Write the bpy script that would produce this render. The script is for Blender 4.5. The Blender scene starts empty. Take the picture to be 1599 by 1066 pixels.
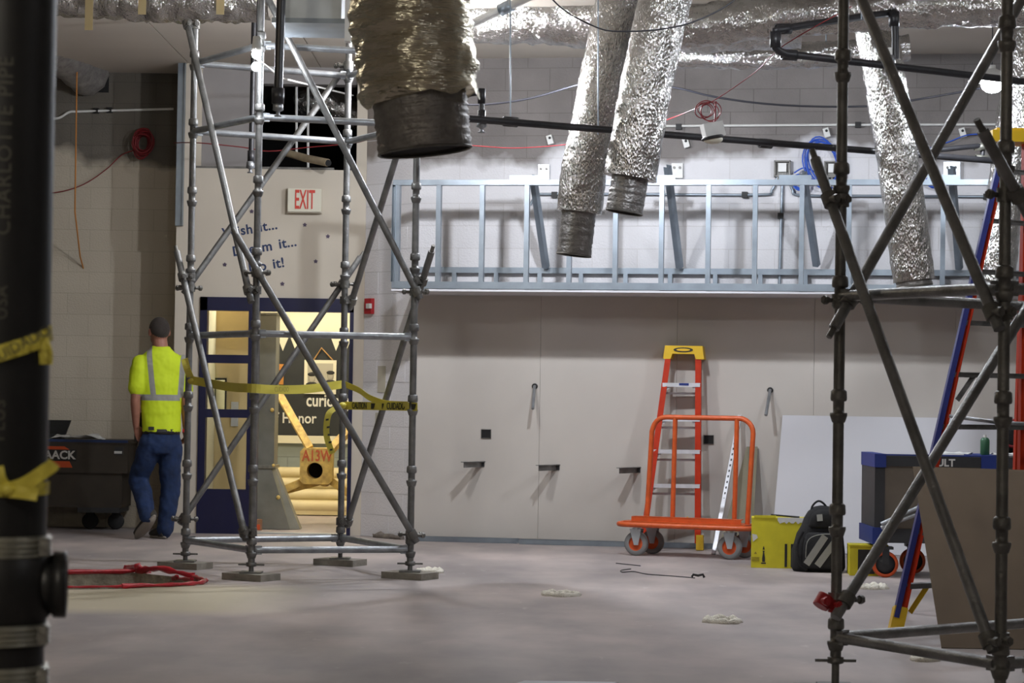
import bpy, math, random
from mathutils import Vector as V, Matrix, noise
random.seed(7)
C = bpy.context.scene.collection
# ---------------------------------------------------------------- camera
CAMH, FPX, PITCH, ROLL = 1.30, 3660.0, 0.02295, 0.0155
_F = V((0, math.cos(PITCH), math.sin(PITCH))); _U0 = V((0, -math.sin(PITCH), math.cos(PITCH)))
_R = V((1, 0, 0))*math.cos(ROLL) + _U0*math.sin(ROLL); _U = _U0*math.cos(ROLL) - V((1, 0, 0))*math.sin(ROLL)
CAM = V((0, 0, CAMH))
cd = bpy.data.cameras.new('camera'); co = bpy.data.objects.new('camera', cd); C.objects.link(co)
cd.sensor_width = 36; cd.lens = FPX/1599*36; cd.clip_end = 200; cd.clip_start = .1
m = Matrix.Identity(4)
for i in range(3): m[i][0] = _R[i]; m[i][1] = _U[i]; m[i][2] = -_F[i]; m[i][3] = CAM[i]
co.matrix_world = m
cd.dof.use_dof = True; cd.dof.focus_distance = 18.5; cd.dof.aperture_fstop = 9
sc = bpy.context.scene; sc.camera = co
# ---------------------------------------------------------------- world, exposure
w = bpy.data.worlds.new('world'); sc.world = w; w.use_nodes = True
w.node_tree.nodes['Background'].inputs[0].default_value = (.5, .5, .52, 1); w.node_tree.nodes['Background'].inputs[1].default_value = .05
sc.view_settings.view_transform = 'Standard'; sc.view_settings.look = 'None'; sc.view_settings.gamma = 1
sc.view_settings.use_curve_mapping = False; sc.view_settings.exposure = 0.0
try:
    sc.cycles.use_denoising = True; sc.cycles.sample_clamp_indirect = 4; sc.cycles.max_bounces = 6
    sc.cycles.caustics_reflective = False; sc.cycles.caustics_refractive = False
except Exception: pass
# lamp table: (pixel x, pixel y, depth, strength, colour, radius, label)
LAMP_MAIN, LAMP_RIGHT, LAMP_LEFT, LAMP_FILL, LAMP_HALL = 1850, 700, 560, 460, 25
COOL = (.86, .91, 1.0); WARM = (1.0, .88, .68)
# ---------------------------------------------------------------- pixel <-> place helpers (photograph frame 1599 x 1066)
def ray(px, py): return _R*(px-799.5) + _U*(533-py) + _F*FPX
def at(px, py, Y): d = ray(px, py); return CAM + d*(Y/d.y)
def fl(px, py, z=0.0): d = ray(px, py); return CAM + d*((z-CAMH)/d.z)
def sc_at(Y): return FPX/Y
YAW = math.radians(10)
WU = V((math.cos(YAW), -math.sin(YAW), 0)); WN = V((-math.sin(YAW), -math.cos(YAW), 0)); ZZ = V((0, 0, 1))
W0 = fl(800, 847)
def wp(px, py, off=0.0):
    d = ray(px, py); return CAM + d*((WN.dot(W0-CAM)+off)/WN.dot(d))
def ws(px, py=600, off=0.0): return WU.dot(wp(px, py, off)-W0)
def wc(s, off, z): return W0 + WU*s + WN*off + ZZ*z
# ---------------------------------------------------------------- materials
def mat(name, col, rough=.6, metal=0.0, var=0.0, vscale=6.0, bump=0.0, bscale=40.0, emit=None, estr=0.0, dark=None, rand=0.0, spec=.5, coat=0.0, vor=False, stretch=None):
    M = bpy.data.materials.new(name); M.use_nodes = True; nt = M.node_tree; N = nt.nodes; L = nt.links
    b = N['Principled BSDF']; b.inputs['Roughness'].default_value = rough; b.inputs['Metallic'].default_value = metal
    b.inputs['Base Color'].default_value = (*col, 1); b.inputs['Specular IOR Level'].default_value = spec
    if coat: b.inputs['Coat Weight'].default_value = coat
    tc = N.new('ShaderNodeNewGeometry')
    last = None
    if var > 0:
        n = N.new('ShaderNodeTexNoise'); n.inputs['Scale'].default_value = vscale; n.inputs['Detail'].default_value = 5
        L.new(tc.outputs['Position'], n.inputs['Vector'])
        r = N.new('ShaderNodeValToRGB'); r.color_ramp.elements[0].position = .3; r.color_ramp.elements[1].position = .7
        dk = dark or tuple(c*(1-var) for c in col); lt = tuple(min(1, c*(1+var*.5)) for c in col)
        r.color_ramp.elements[0].color = (*dk, 1); r.color_ramp.elements[1].color = (*lt, 1)
        L.new(n.outputs['Fac'], r.inputs['Fac']); last = r.outputs['Color']
    if rand > 0:
        oi = N.new('ShaderNodeObjectInfo'); hs = N.new('ShaderNodeHueSaturation')
        mr = N.new('ShaderNodeMapRange'); mr.inputs['To Min'].default_value = 1-rand; mr.inputs['To Max'].default_value = 1+rand
        L.new(oi.outputs['Random'], mr.inputs['Value']); L.new(mr.outputs['Result'], hs.inputs['Value'])
        if last: L.new(last, hs.inputs['Color'])
        else: hs.inputs['Color'].default_value = (*col, 1)
        last = hs.outputs['Color']
    if last: L.new(last, b.inputs['Base Color'])
    if bump > 0:
        t = N.new('ShaderNodeTexVoronoi' if vor else 'ShaderNodeTexNoise'); t.inputs['Scale'].default_value = bscale
        if stretch:
            mp = N.new('ShaderNodeMapping'); mp.inputs['Scale'].default_value = stretch; L.new(tc.outputs['Position'], mp.inputs['Vector']); L.new(mp.outputs[0], t.inputs['Vector']); t.inputs['Detail'].default_value = 4; t.inputs['Distortion'].default_value = .6
        else: L.new(tc.outputs['Position'], t.inputs['Vector'])
        bp = N.new('ShaderNodeBump'); bp.inputs['Strength'].default_value = bump; bp.inputs['Distance'].default_value = .02
        L.new(t.outputs['Distance' if vor else 'Fac'], bp.inputs['Height']); L.new(bp.outputs['Normal'], b.inputs['Normal'])
    if emit: b.inputs['Emission Color'].default_value = (*emit, 1); b.inputs['Emission Strength'].default_value = estr
    return M
def s2l(r, g, b): return tuple(((c/255)/12.92 if c/255 <= .04045 else ((c/255+.055)/1.055)**2.4) for c in (r, g, b))
def emis(name, col, st):
    M = bpy.data.materials.new(name); M.use_nodes = True; nt = M.node_tree; nt.nodes.clear()
    e = nt.nodes.new('ShaderNodeEmission'); e.inputs[0].default_value = (*col, 1); e.inputs[1].default_value = st
    o = nt.nodes.new('ShaderNodeOutputMaterial'); nt.links.new(e.outputs[0], o.inputs[0]); return M
def glassmat(name):
    M = bpy.data.materials.new(name); M.use_nodes = True; nt = M.node_tree; nt.nodes.clear(); N = nt.nodes
    t = N.new('ShaderNodeBsdfTransparent'); t.inputs[0].default_value = (.9, .92, .9, 1); g = N.new('ShaderNodeBsdfGlossy'); g.inputs['Roughness'].default_value = .05
    f = N.new('ShaderNodeFresnel'); mx = N.new('ShaderNodeMixShader'); o = N.new('ShaderNodeOutputMaterial')
    nt.links.new(f.outputs[0], mx.inputs[0]); nt.links.new(t.outputs[0], mx.inputs[1]); nt.links.new(g.outputs[0], mx.inputs[2]); nt.links.new(mx.outputs[0], o.inputs[0]); return M
def twotone(name, low, high, zedge, wob=.25, rough=.85, rand=.05, bump=.25, bscale=60, var=.12):
    """painted masonry below a ragged edge, bare block above"""
    M = mat(name, low, rough, 0, 0, bump=bump, bscale=bscale); nt = M.node_tree; N = nt.nodes; L = nt.links; b = N['Principled BSDF']
    g = N.new('ShaderNodeNewGeometry'); sp = N.new('ShaderNodeSeparateXYZ'); L.new(g.outputs['Position'], sp.inputs[0])
    n = N.new('ShaderNodeTexNoise'); n.inputs['Scale'].default_value = 1.6; n.inputs['Detail'].default_value = 4; L.new(g.outputs['Position'], n.inputs['Vector'])
    a = N.new('ShaderNodeMath'); a.operation = 'MULTIPLY_ADD'; a.inputs[1].default_value = wob*2; a.inputs[2].default_value = -zedge-wob; L.new(n.outputs['Fac'], a.inputs[0])
    s = N.new('ShaderNodeMath'); s.operation = 'ADD'; L.new(a.outputs[0], s.inputs[0]); L.new(sp.outputs['Z'], s.inputs[1])
    r = N.new('ShaderNodeMapRange'); r.inputs['From Min'].default_value = -.05; r.inputs['From Max'].default_value = .05; L.new(s.outputs[0], r.inputs['Value'])
    n2 = N.new('ShaderNodeTexNoise'); n2.inputs['Scale'].default_value = 2.3; n2.inputs['Detail'].default_value = 6; L.new(g.outputs['Position'], n2.inputs['Vector'])
    hi = N.new('ShaderNodeMixRGB'); hi.inputs[1].default_value = (*[c*(1-var*2) for c in high], 1); hi.inputs[2].default_value = (*[min(1, c*(1+var*2)) for c in high], 1); L.new(n2.outputs['Fac'], hi.inputs[0])
    lo = N.new('ShaderNodeMixRGB'); lo.inputs[1].default_value = (*[c*(1-var*.6) for c in low], 1); lo.inputs[2].default_value = (*[min(1, c*(1+var*.6)) for c in low], 1); L.new(n2.outputs['Fac'], lo.inputs[0])
    mx = N.new('ShaderNodeMixRGB'); L.new(r.outputs['Result'], mx.inputs[0]); L.new(lo.outputs[0], mx.inputs[1]); L.new(hi.outputs[0], mx.inputs[2])
    oi = N.new('ShaderNodeObjectInfo'); hs = N.new('ShaderNodeHueSaturation'); mr = N.new('ShaderNodeMapRange'); mr.inputs['To Min'].default_value = 1-rand; mr.inputs['To Max'].default_value = 1+rand
    L.new(oi.outputs['Random'], mr.inputs['Value']); L.new(mr.outputs['Result'], hs.inputs['Value']); L.new(mx.outputs[0], hs.inputs['Color']); L.new(hs.outputs[0], b.inputs['Base Color'])
    return M
def foilmat(name, col, rough, s1, st, b1, s2, b2):
    M = mat(name, col, rough, .95, .12, 9); nt = M.node_tree; N = nt.nodes; L = nt.links; b = N['Principled BSDF']
    g = N.new('ShaderNodeNewGeometry'); mp = N.new('ShaderNodeMapping'); mp.inputs['Scale'].default_value = st; L.new(g.outputs['Position'], mp.inputs['Vector'])
    n1 = N.new('ShaderNodeTexNoise'); n1.inputs['Scale'].default_value = s1; n1.inputs['Detail'].default_value = 5; n1.inputs['Distortion'].default_value = .8; L.new(mp.outputs[0], n1.inputs['Vector'])
    n2 = N.new('ShaderNodeTexVoronoi'); n2.inputs['Scale'].default_value = s2; L.new(mp.outputs[0], n2.inputs['Vector'])
    p1 = N.new('ShaderNodeBump'); p1.inputs['Strength'].default_value = b1; p1.inputs['Distance'].default_value = .03; L.new(n1.outputs['Fac'], p1.inputs['Height'])
    p2 = N.new('ShaderNodeBump'); p2.inputs['Strength'].default_value = b2; p2.inputs['Distance'].default_value = .01; L.new(n2.outputs['Distance'], p2.inputs['Height']); L.new(p1.outputs[0], p2.inputs['Normal']); L.new(p2.outputs[0], b.inputs['Normal'])
    return M
MT = {}
MT['galv'] = mat('galvanised', (.36, .38, .40), .42, .75, .25, 14, .15, 90)
MT['galv_mid'] = mat('brace_weathered', (.27, .27, .265), .42, .65, .35, 9, .2, 70)
MT['galv_old'] = mat('galvanised_weathered', (.19, .185, .17), .48, .6, .35, 9, .2, 70)
MT['galv_stud'] = mat('stud_steel', (.29, .335, .38), .40, .7, .15, 8)
MT['galv_dark'] = mat('brace_steel', (.22, .22, .215), .48, .65, .35, 11, .2, 70)
MT['sheet'] = mat('sheet_metal', (.55, .6, .64), .35, .7, .2, 4)
MT['foil'] = foilmat('foil', (.58, .57, .545), .20, 20, (1.4, 1.4, .5), .5, 75, .5) if True else mat('foil', (.70, .69, .67), .20, .95, .12, 9, .42, 26, stretch=(1.3, 1.3, .55))
MT['foil_warm'] = foilmat('foil_warm_lit', (.80, .75, .59), .22, 10, (.55, .55, 2.6), .5, 50, .3) if True else mat('foil_warm_lit', (.74, .70, .56), .24, .95, .15, 12, .42, 15, stretch=(.6, .6, 2.2))  # warm light reflected by the nearest duct is put into this base colour
MT['core'] = mat('duct_core', (.30, .29, .28), .35, .6, .3, 20, .3, 60)
MT['core_dk'] = mat('duct_core_warm', (.36, .34, .32), .45, .5, .3, 20, .3, 60)
MT['black'] = mat('black_pipe', (.022, .022, .025), .42, .1, .3, 10)
MT['abs'] = mat('abs_plastic', (.012, .012, .013), .42, 0, .2, 10, spec=.4)
MT['clampband'] = mat('clamp_band', (.42, .42, .36), .34, .8, .25, 30)
MT['rubber'] = mat('rubber', (.02, .02, .02), .8)
MT['greyrub'] = mat('grey_rubber', (.20, .20, .20), .7)
MT['white'] = mat('white_plastic', (.75, .75, .72), .5, 0, .08, 10)
MT['red'] = mat('red_plastic', (.45, .02, .025), .4)
MT['redcable'] = mat('red_cable', (.20, .008, .012), .5)
MT['bluecable'] = mat('blue_cable', (.02, .09, .5), .45)
MT['blackwire'] = mat('black_wire', (.015, .015, .02), .5)
MT['orangestr'] = mat('orange_string', (.5, .2, .04), .7)
MT['drywall'] = mat('drywall', s2l(198, 192, 184), .9, 0, .06, 1.5, rand=.025)
MT['dwwhite'] = mat('drywall_white', s2l(208, 208, 212), .85, 0, .04, 1.2)
MT['dwbrown'] = mat('drywall_back', s2l(112, 98, 82), .9, 0, .12, 3)
MT['offcut'] = mat('offcut', s2l(138, 132, 112), .9, 0, .12, 4)
MT['cream'] = mat('cream_wall', s2l(205, 196, 180), .85, 0, .05, 1.5)
MT['orange'] = mat('orange_paint', (.62, .105, .022), .42, 0, .15, 18)
MT['ladred'] = mat('fibreglass_red', (.46, .030, .006), .6, 0, .1, 20, spec=.2)
MT['ladblue'] = mat('fibreglass_blue', (.018, .026, .17), .5, 0, .1, 20)
MT['yellow'] = mat('yellow_plastic', (.72, .46, .02), .45)
MT['tape'] = mat('tape_yellow', (.60, .52, .07), .5)
MT['tapeblk'] = mat('tape_black', (.02, .02, .015), .5)
MT['steel'] = mat('step_aluminium', (.72, .73, .76), .4, .25, .1, 20)
MT['ybox'] = mat('yellow_card', (.66, .58, .02), .65, 0, .1, 9)
MT['blk'] = mat('black_print', (.012, .012, .012), .6)
MT['cloth_blk'] = mat('black_fabric', (.014, .014, .015), .9, 0, .3, 30, .3, 200)
MT['reflect'] = mat('reflective_grey', (.30, .30, .27), .6)
MT['navy'] = mat('navy_paint', (.005, .006, .040), .4, 0, .1, 8)
MT['toolblue'] = mat('tool_blue', (.010, .03, .19), .5)
MT['tooldark'] = mat('tool_dark', (.03, .032, .035), .5, 0, .2, 9)
MT['toolbrown'] = mat('tool_brown', (.15, .125, .095), .55, 0, .15, 6)
MT['gang'] = mat('gang_brown', (.045, .036, .026), .55, 0, .2, 6)
MT['safety'] = mat('safety_orange', (.60, .085, .015), .5)
MT['paper'] = mat('paper', (.65, .65, .62), .8)
MT['wood'] = mat('birch', s2l(214, 190, 140), .55, 0, .1, 4)
MT['plank'] = mat('plank', (.27, .25, .21), .85, 0, .25, 12, .2, 60)
MT['bench'] = mat('bench_cream', s2l(222, 208, 165), .5, 0, .06, 5)
MT['hallblock'] = mat('hall_block', s2l(150, 160, 160), .8, 0, .05, 4, rand=.03)
MT['hallcream'] = mat('hall_cream', s2l(226, 222, 200), .8)
MT['board'] = mat('blackboard', (.022, .026, .03), .7, 0, .2, 5)
MT['chalk'] = mat('chalk', (.72, .72, .68), .8)
MT['ysteel'] = mat('worn_yellow_steel', (.70, .52, .15), .6, .0, .3, 16, dark=(.42, .27, .09))
MT['redpaint'] = mat('faded_red', (.55, .12, .05), .7)
MT['dark'] = mat('opening_shade', (.012, .012, .012), .9)  # near-black colour standing in for the shade inside openings
MT['signface'] = mat('sign_face', s2l(220, 216, 196), .5)
MT['signred'] = mat('sign_red', (.60, .05, .03), .5)
MT['letter'] = mat('vinyl_navy', (.012, .03, .10), .5)
MT['star'] = mat('vinyl_plum', (.07, .05, .09), .5)
MT['powder'] = mat('white_powder', s2l(238, 233, 218), .95, 0, .15, 60, .6, 120)
MT['glass'] = glassmat('pane_glass')
MT['skin'] = mat('skin', (.34, .15, .10), .55, 0, .12, 30)
MT['hair'] = mat('hair', (.040, .032, .027), .9, 0, .3, 160, .4, 400)
MT['denim'] = mat('denim', (.008, .026, .088), .85, 0, .35, 14, .25, 300)
MT['shoe'] = mat('shoe', (.03, .026, .022), .8); MT['sole'] = mat('shoe_sole', (.26, .23, .19), .8)
MT['ceil'] = mat('ceiling_paint', s2l(206, 198, 186), .9, 0, .07, .8, rand=.03)
MT['plain'] = mat('plain_wall', s2l(150, 148, 142), .9, 0, .08, .6)
MT['greywall'] = mat('grey_render', s2l(158, 154, 152), .9, 0, .15, 1.8)
# ---------------------------------------------------------------- mesh builder
WM = {}
class MB:
    def __init__(s): s.v = []; s.f = []; s.sm = []; s.mi = []
    def add(s, vs, fs, smooth=False, mi=0):
        k = len(s.v); s.v += [V(p) for p in vs]
        for f in fs: s.f.append([i+k for i in f]); s.sm.append(smooth); s.mi.append(mi)
        return s
    def frame(s, o, ax, ay, az, mi=0):
        o = V(o); p = [o + ax*i + ay*j + az*k for k in (-.5, .5) for j in (-.5, .5) for i in (-.5, .5)]
        return s.add(p, [(0, 2, 3, 1), (4, 5, 7, 6), (0, 1, 5, 4), (2, 6, 7, 3), (0, 4, 6, 2), (1, 3, 7, 5)], False, mi)
    def box(s, c, sx, sy, sz, rz=0, mi=0):
        ca, sa = math.cos(rz), math.sin(rz)
        return s.frame(c, V((ca, sa, 0))*sx, V((-sa, ca, 0))*sy, ZZ*sz, mi)
    def beam(s, a, b, w, h, side=None, mi=0):
        a, b = V(a), V(b); d = b-a; n = d.normalized()
        sd = V(side) if side is not None else (V((1, 0, 0)) if abs(n.z) > .9 else n.cross(ZZ))
        sd = (sd - n*sd.dot(n)).normalized(); up = sd.cross(n)
        return s.frame((a+b)/2, d, sd*w, up*h, mi)
    def tube(s, pts, r, n=10, cap=True, closed=False, mi=0, smooth=True, flat=1.0, jit=0.0):
        pts = [V(p) for p in pts]; K = len(pts); rs = r if isinstance(r, (list, tuple)) else [r]*K
        vs = []; prev = None
        for i, p in enumerate(pts):
            if closed: t = pts[(i+1) % K]-pts[i-1]
            else: t = pts[min(i+1, K-1)]-pts[max(i-1, 0)]
            t.normalize()
            if prev is None:
                a = V((0, 0, 1)) if abs(t.z) < .9 else V((1, 0, 0)); x = (a-t*a.dot(t)).normalized()
            else:
                x = prev-t*prev.dot(t); x = x.normalized() if x.length > 1e-6 else t.orthogonal().normalized()
            prev = x; y = t.cross(x)
            for k in range(n):
                an = 2*math.pi*k/n; rr = rs[i]*(1+random.uniform(-jit, jit)) if jit else rs[i]
                vs.append(p + x*math.cos(an)*rr*flat + y*math.sin(an)*rr)
        fs = []
        for i in range(K if closed else K-1):
            j = (i+1) % K
            for k in range(n):
                l = (k+1) % n; fs.append((i*n+k, i*n+l, j*n+l, j*n+k))
        s.add(vs, fs, smooth, mi)
        if cap and not closed:
            s.add([vs[k] for k in range(n)][::-1], [tuple(range(n))], False, mi); s.add([vs[(K-1)*n+k] for k in range(n)], [tuple(range(n))], False, mi)
        return s
    def cyl(s, a, b, r, n=12, mi=0): return s.tube([a, b], r, n, mi=mi)
    def ring(s, c, axis, R, r, n=24, k=8, mi=0):
        ax = V(axis).normalized(); x = ax.orthogonal().normalized(); y = ax.cross(x)
        return s.tube([V(c)+x*math.cos(2*math.pi*i/n)*R+y*math.sin(2*math.pi*i/n)*R for i in range(n)], r, k, closed=True, mi=mi)
    def lathe(s, prof, o, axis=(0, 0, 1), n=20, mi=0):
        ax = V(axis).normalized(); x = ax.orthogonal().normalized(); y = ax.cross(x); o = V(o); vs = []; K = len(prof)
        for r, z in prof:
            for k in range(n): an = 2*math.pi*k/n; vs.append(o + ax*z + (x*math.cos(an)+y*math.sin(an))*max(r, 1e-4))
        fs = [(i*n+k, i*n+(k+1) % n, (i+1)*n+(k+1) % n, (i+1)*n+k) for i in range(K-1) for k in range(n)]
        return s.add(vs, fs, True, mi)
    def prism(s, poly, dv, mi=0, smooth=False):
        """poly: list of 3D points in one plane, swept by dv"""
        a = [V(p) for p in poly]; n = len(a); dv = V(dv)
        s.add(a + [p+dv for p in a], [tuple(range(n))[::-1], tuple(range(n, 2*n))] + [(i, (i+1) % n, n+(i+1) % n, n+i) for i in range(n)], smooth, mi); return s
    def loft(s, rings, cap=True, smooth=True, mi=0):
        n = len(rings[0]); vs = [p for r in rings for p in r]
        fs = [(i*n+k, i*n+(k+1) % n, (i+1)*n+(k+1) % n, (i+1)*n+k) for i in range(len(rings)-1) for k in range(n)]
        if cap: fs += [tuple(range(n))[::-1], tuple(range((len(rings)-1)*n, len(rings)*n))]
        return s.add(vs, fs, smooth, mi)
    def ell(s, c, rx, ry, rz, n=16, k=10, rot=None, mi=0):
        c = V(c); R = rot or Matrix.Identity(3); rings = []
        for i in range(k+1):
            a = -math.pi/2 + math.pi*i/k; q = max(math.cos(a), .02)
            rings.append([c + R @ V((rx*q*math.cos(2*math.pi*j/n), ry*q*math.sin(2*math.pi*j/n), rz*math.sin(a))) for j in range(n)])
        return s.loft(rings, True, True, mi)
    def mesh(s, name, mats, inv=None):
        me = bpy.data.meshes.new(name); vs = [inv @ p for p in s.v] if inv else s.v
        me.from_pydata([tuple(p) for p in vs], [], s.f)
        for mm in (mats if isinstance(mats, (list, tuple)) else [mats]): me.materials.append(mm)
        me.polygons.foreach_set('use_smooth', s.sm); me.polygons.foreach_set('material_index', s.mi); me.update(); return me
    def build(s, name, mats, parent=None, local=False):
        W = WM[parent.name] if parent else Matrix.Identity(4)
        me = s.mesh(name, mats, None if (local or not parent) else W.inverted())
        o = bpy.data.objects.new(name, me); C.objects.link(o)
        if parent: o.parent = parent
        WM[o.name] = W.copy(); return o
def inst(me, name, parent, mtx):
    """a piece sharing mesh data; mtx is its world matrix"""
    o = bpy.data.objects.new(name, me); C.objects.link(o)
    W = WM[parent.name] if parent else Matrix.Identity(4)
    if parent: o.parent = parent
    o.matrix_local = W.inverted() @ mtx; WM[o.name] = mtx.copy(); return o
def thing(name, loc, label, cat, group=None, rz=0.0):
    o = bpy.data.objects.new(name, None); C.objects.link(o); o.empty_display_size = .1
    o.location = V(loc); o.rotation_euler = (0, 0, rz); WM[o.name] = Matrix.Translation(V(loc)) @ Matrix.Rotation(rz, 4, 'Z')
    return tag(o, label, cat, group)
def tag(o, label, cat, group=None):
    o['label'] = label; o['category'] = cat
    if group: o['group'] = group
    return o
def struct(o, label=None):
    o['kind'] = 'structure'
    if label: o['label'] = label
    return o
def dup(root, loc, label, rz=0.0, group=None):
    def cp(o, par):
        c = o.copy(); C.objects.link(c); c.parent = par
        for ch in list(o.children): cp(ch, c)
        return c
    r = cp(root, None); r.location = V(loc); r.rotation_euler = (0, 0, rz); r['label'] = label
    if group: r['group'] = group
    return r
def text(body, loc, size, xd, yd, mt, parent=None, name='lettering', ext=.002, bold=0.0, spacing=1.0, align='CENTER', sx=1.0):
    cu = bpy.data.curves.new(name, 'FONT'); cu.body = body; cu.size = size; cu.extrude = ext; cu.offset = bold*size; cu.align_x = align; cu.align_y = 'CENTER'
    cu.space_character = spacing; cu.resolution_u = 3; cu.materials.append(mt)
    xd = V(xd).normalized(); yd = V(yd); yd = (yd-xd*yd.dot(xd)).normalized(); zd = xd.cross(yd); m = Matrix.Identity(4)
    for i in range(3): m[i][0] = xd[i]*sx; m[i][1] = yd[i]; m[i][2] = zd[i]; m[i][3] = V(loc)[i]
    tmp = bpy.data.objects.new('t', cu); me = bpy.data.meshes.new_from_object(tmp); bpy.data.objects.remove(tmp); bpy.data.curves.remove(cu); me.name = name
    o = bpy.data.objects.new(name, me); C.objects.link(o); W = WM[parent.name] if parent else Matrix.Identity(4)
    if parent: o.parent = parent
    o.matrix_local = W.inverted() @ m; WM[o.name] = m; return o
def mix(a, b, t): return V(a)*(1-t) + V(b)*t
def sag(a, b, drop, n=14): return [mix(a, b, i/n) - ZZ*drop*4*(i/n)*(1-i/n) for i in range(n+1)]
def smooth_path(pts, n=6):
    P = [V(p) for p in pts]; out = []
    for i in range(len(P)-1):
        p0, p1, p2, p3 = P[max(i-1, 0)], P[i], P[i+1], P[min(i+2, len(P)-1)]
        for k in range(n):
            t = k/n; out.append(.5*((2*p1)+(p2-p0)*t+(2*p0-5*p1+4*p2-p3)*t*t+(3*p1-p0-3*p2+p3)*t**3))
    return out + [P[-1]]
def wire(name, pts, r, mt, label, cat, n=6, group=None):
    return tag(MB().tube(pts, r, n).build(name, mt), label, cat, group)
# ================================================================ setting
CEIL = 4.30
# floor with the cut pit
PIT = [fl(20, 898), fl(213, 894), fl(300, 903), fl(322, 909), fl(300, 914), fl(190, 919), fl(20, 921)]
import bmesh
def floor_mesh():
    bm = bmesh.new(); outer = [V((-9, -4, 0)), V((9, -4, 0)), V((9, 27, 0)), V((-9, 27, 0))]
    es = []
    for loop in (outer, PIT):
        vs = [bm.verts.new(p) for p in loop]
        for i in range(len(vs)): es.append(bm.edges.new((vs[i], vs[(i+1) % len(vs)])))
    bmesh.ops.triangle_fill(bm, use_beauty=True, use_dissolve=False, edges=es)
    for f in bm.faces:
        if f.normal.z < 0: f.normal_flip()
    me = bpy.data.meshes.new('floor'); bm.to_mesh(me); bm.free(); return me
def floor_mat():
    M = mat('floor_concrete', (.3, .27, .26), .62, 0, 0); nt = M.node_tree; N = nt.nodes; L = nt.links; b = N['Principled BSDF']
    g = N.new('ShaderNodeNewGeometry')
    def noi(scale, det=6, vec=None):
        n = N.new('ShaderNodeTexNoise'); n.inputs['Scale'].default_value = scale; n.inputs['Detail'].default_value = det
        L.new(vec or g.outputs['Position'], n.inputs['Vector']); return n
    a = noi(.5); r = N.new('ShaderNodeValToRGB'); r.color_ramp.elements[0].position = .34; r.color_ramp.elements[1].position = .66
    r.color_ramp.elements[0].color = (*s2l(150, 143, 141), 1); r.color_ramp.elements[1].color = (*s2l(185, 174, 170), 1); L.new(a.outputs['Fac'], r.inputs['Fac'])
    mp = N.new('ShaderNodeMapping'); mp.inputs['Scale'].default_value = (1.3, .55, 1); L.new(g.outputs['Position'], mp.inputs['Vector'])
    c = noi(1.5, 8, mp.outputs[0]); r2 = N.new('ShaderNodeValToRGB'); r2.color_ramp.elements[0].position = .38; r2.color_ramp.elements[1].position = .68
    r2.color_ramp.elements[0].color = (.78, .78, .79, 1); r2.color_ramp.elements[1].color = (1.12, 1.1, 1.08, 1); L.new(c.outputs['Fac'], r2.inputs['Fac'])
    mu = N.new('ShaderNodeMixRGB'); mu.blend_type = 'MULTIPLY'; mu.inputs[0].default_value = 1; L.new(r.outputs[0], mu.inputs[1]); L.new(r2.outputs[0], mu.inputs[2])
    # white dust flecks
    d = noi(5.5, 9, mp.outputs[0]); r3 = N.new('ShaderNodeValToRGB'); r3.color_ramp.elements[0].position = .66; r3.color_ramp.elements[1].position = .78
    r3.color_ramp.elements[0].color = (0, 0, 0, 1); r3.color_ramp.elements[1].color = (.5, .5, .5, 1); L.new(d.outputs['Fac'], r3.inputs['Fac'])
    mw = N.new('ShaderNodeMixRGB'); mw.inputs[2].default_value = (*s2l(205, 200, 195), 1); L.new(r3.outputs[0], mw.inputs[0]); L.new(mu.outputs[0], mw.inputs[1])
    # pale fresh patch beside the pit (soft edged box)
    sp = N.new('ShaderNodeSeparateXYZ'); L.new(g.outputs['Position'], sp.inputs[0])
    p0, p1 = fl(60, 953), fl(440, 921)
    def band(out, lo, hi, soft):
        m1 = N.new('ShaderNodeMapRange'); m1.inputs['From Min'].default_value = lo-soft; m1.inputs['From Max'].default_value = lo+soft; L.new(out, m1.inputs['Value'])
        m2 = N.new('ShaderNodeMapRange'); m2.inputs['From Min'].default_value = hi+soft; m2.inputs['From Max'].default_value = hi-soft; L.new(out, m2.inputs['Value'])
        x = N.new('ShaderNodeMath'); x.operation = 'MULTIPLY'; L.new(m1.outputs[0], x.inputs[0]); L.new(m2.outputs[0], x.inputs[1]); return x.outputs[0]
    bx = band(sp.outputs['X'], -4.2, p1.x, .3); by = band(sp.outputs['Y'], p0.y, p1.y+.3, .22)
    mm = N.new('ShaderNodeMath'); mm.operation = 'MULTIPLY'; L.new(bx, mm.inputs[0]); L.new(by, mm.inputs[1])
    m3 = N.new('ShaderNodeMath'); m3.operation = 'MULTIPLY'; m3.inputs[1].default_value = .75; L.new(mm.outputs[0], m3.inputs[0])
    mf = N.new('ShaderNodeMixRGB'); mf.inputs[2].default_value = (*s2l(206, 196, 166), 1); L.new(m3.outputs[0], mf.inputs[0]); L.new(mw.outputs[0], mf.inputs[1])
    L.new(mf.outputs[0], b.inputs['Base Color'])
    bp = N.new('ShaderNodeBump'); bp.inputs['Strength'].default_value = .25; bp.inputs['Distance'].default_value = .01; L.new(c.outputs['Fac'], bp.inputs['Height']); L.new(bp.outputs[0], b.inputs['Normal'])
    return M
me = floor_mesh(); me.materials.append(floor_mat()); floor = bpy.data.objects.new('floor', me); C.objects.link(floor); WM['floor'] = Matrix.Identity(4); struct(floor)
b = MB(); n = len(PIT)
b.add(PIT + [p-ZZ*.28 for p in PIT], [(i, n+i, n+(i+1) % n, (i+1) % n) for i in range(n)] + [tuple(range(n, 2*n))])
b.build('pit_wall', mat('rough_concrete', s2l(168, 160, 145), .95, 0, .4, 14, .8, 30), floor)
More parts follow.
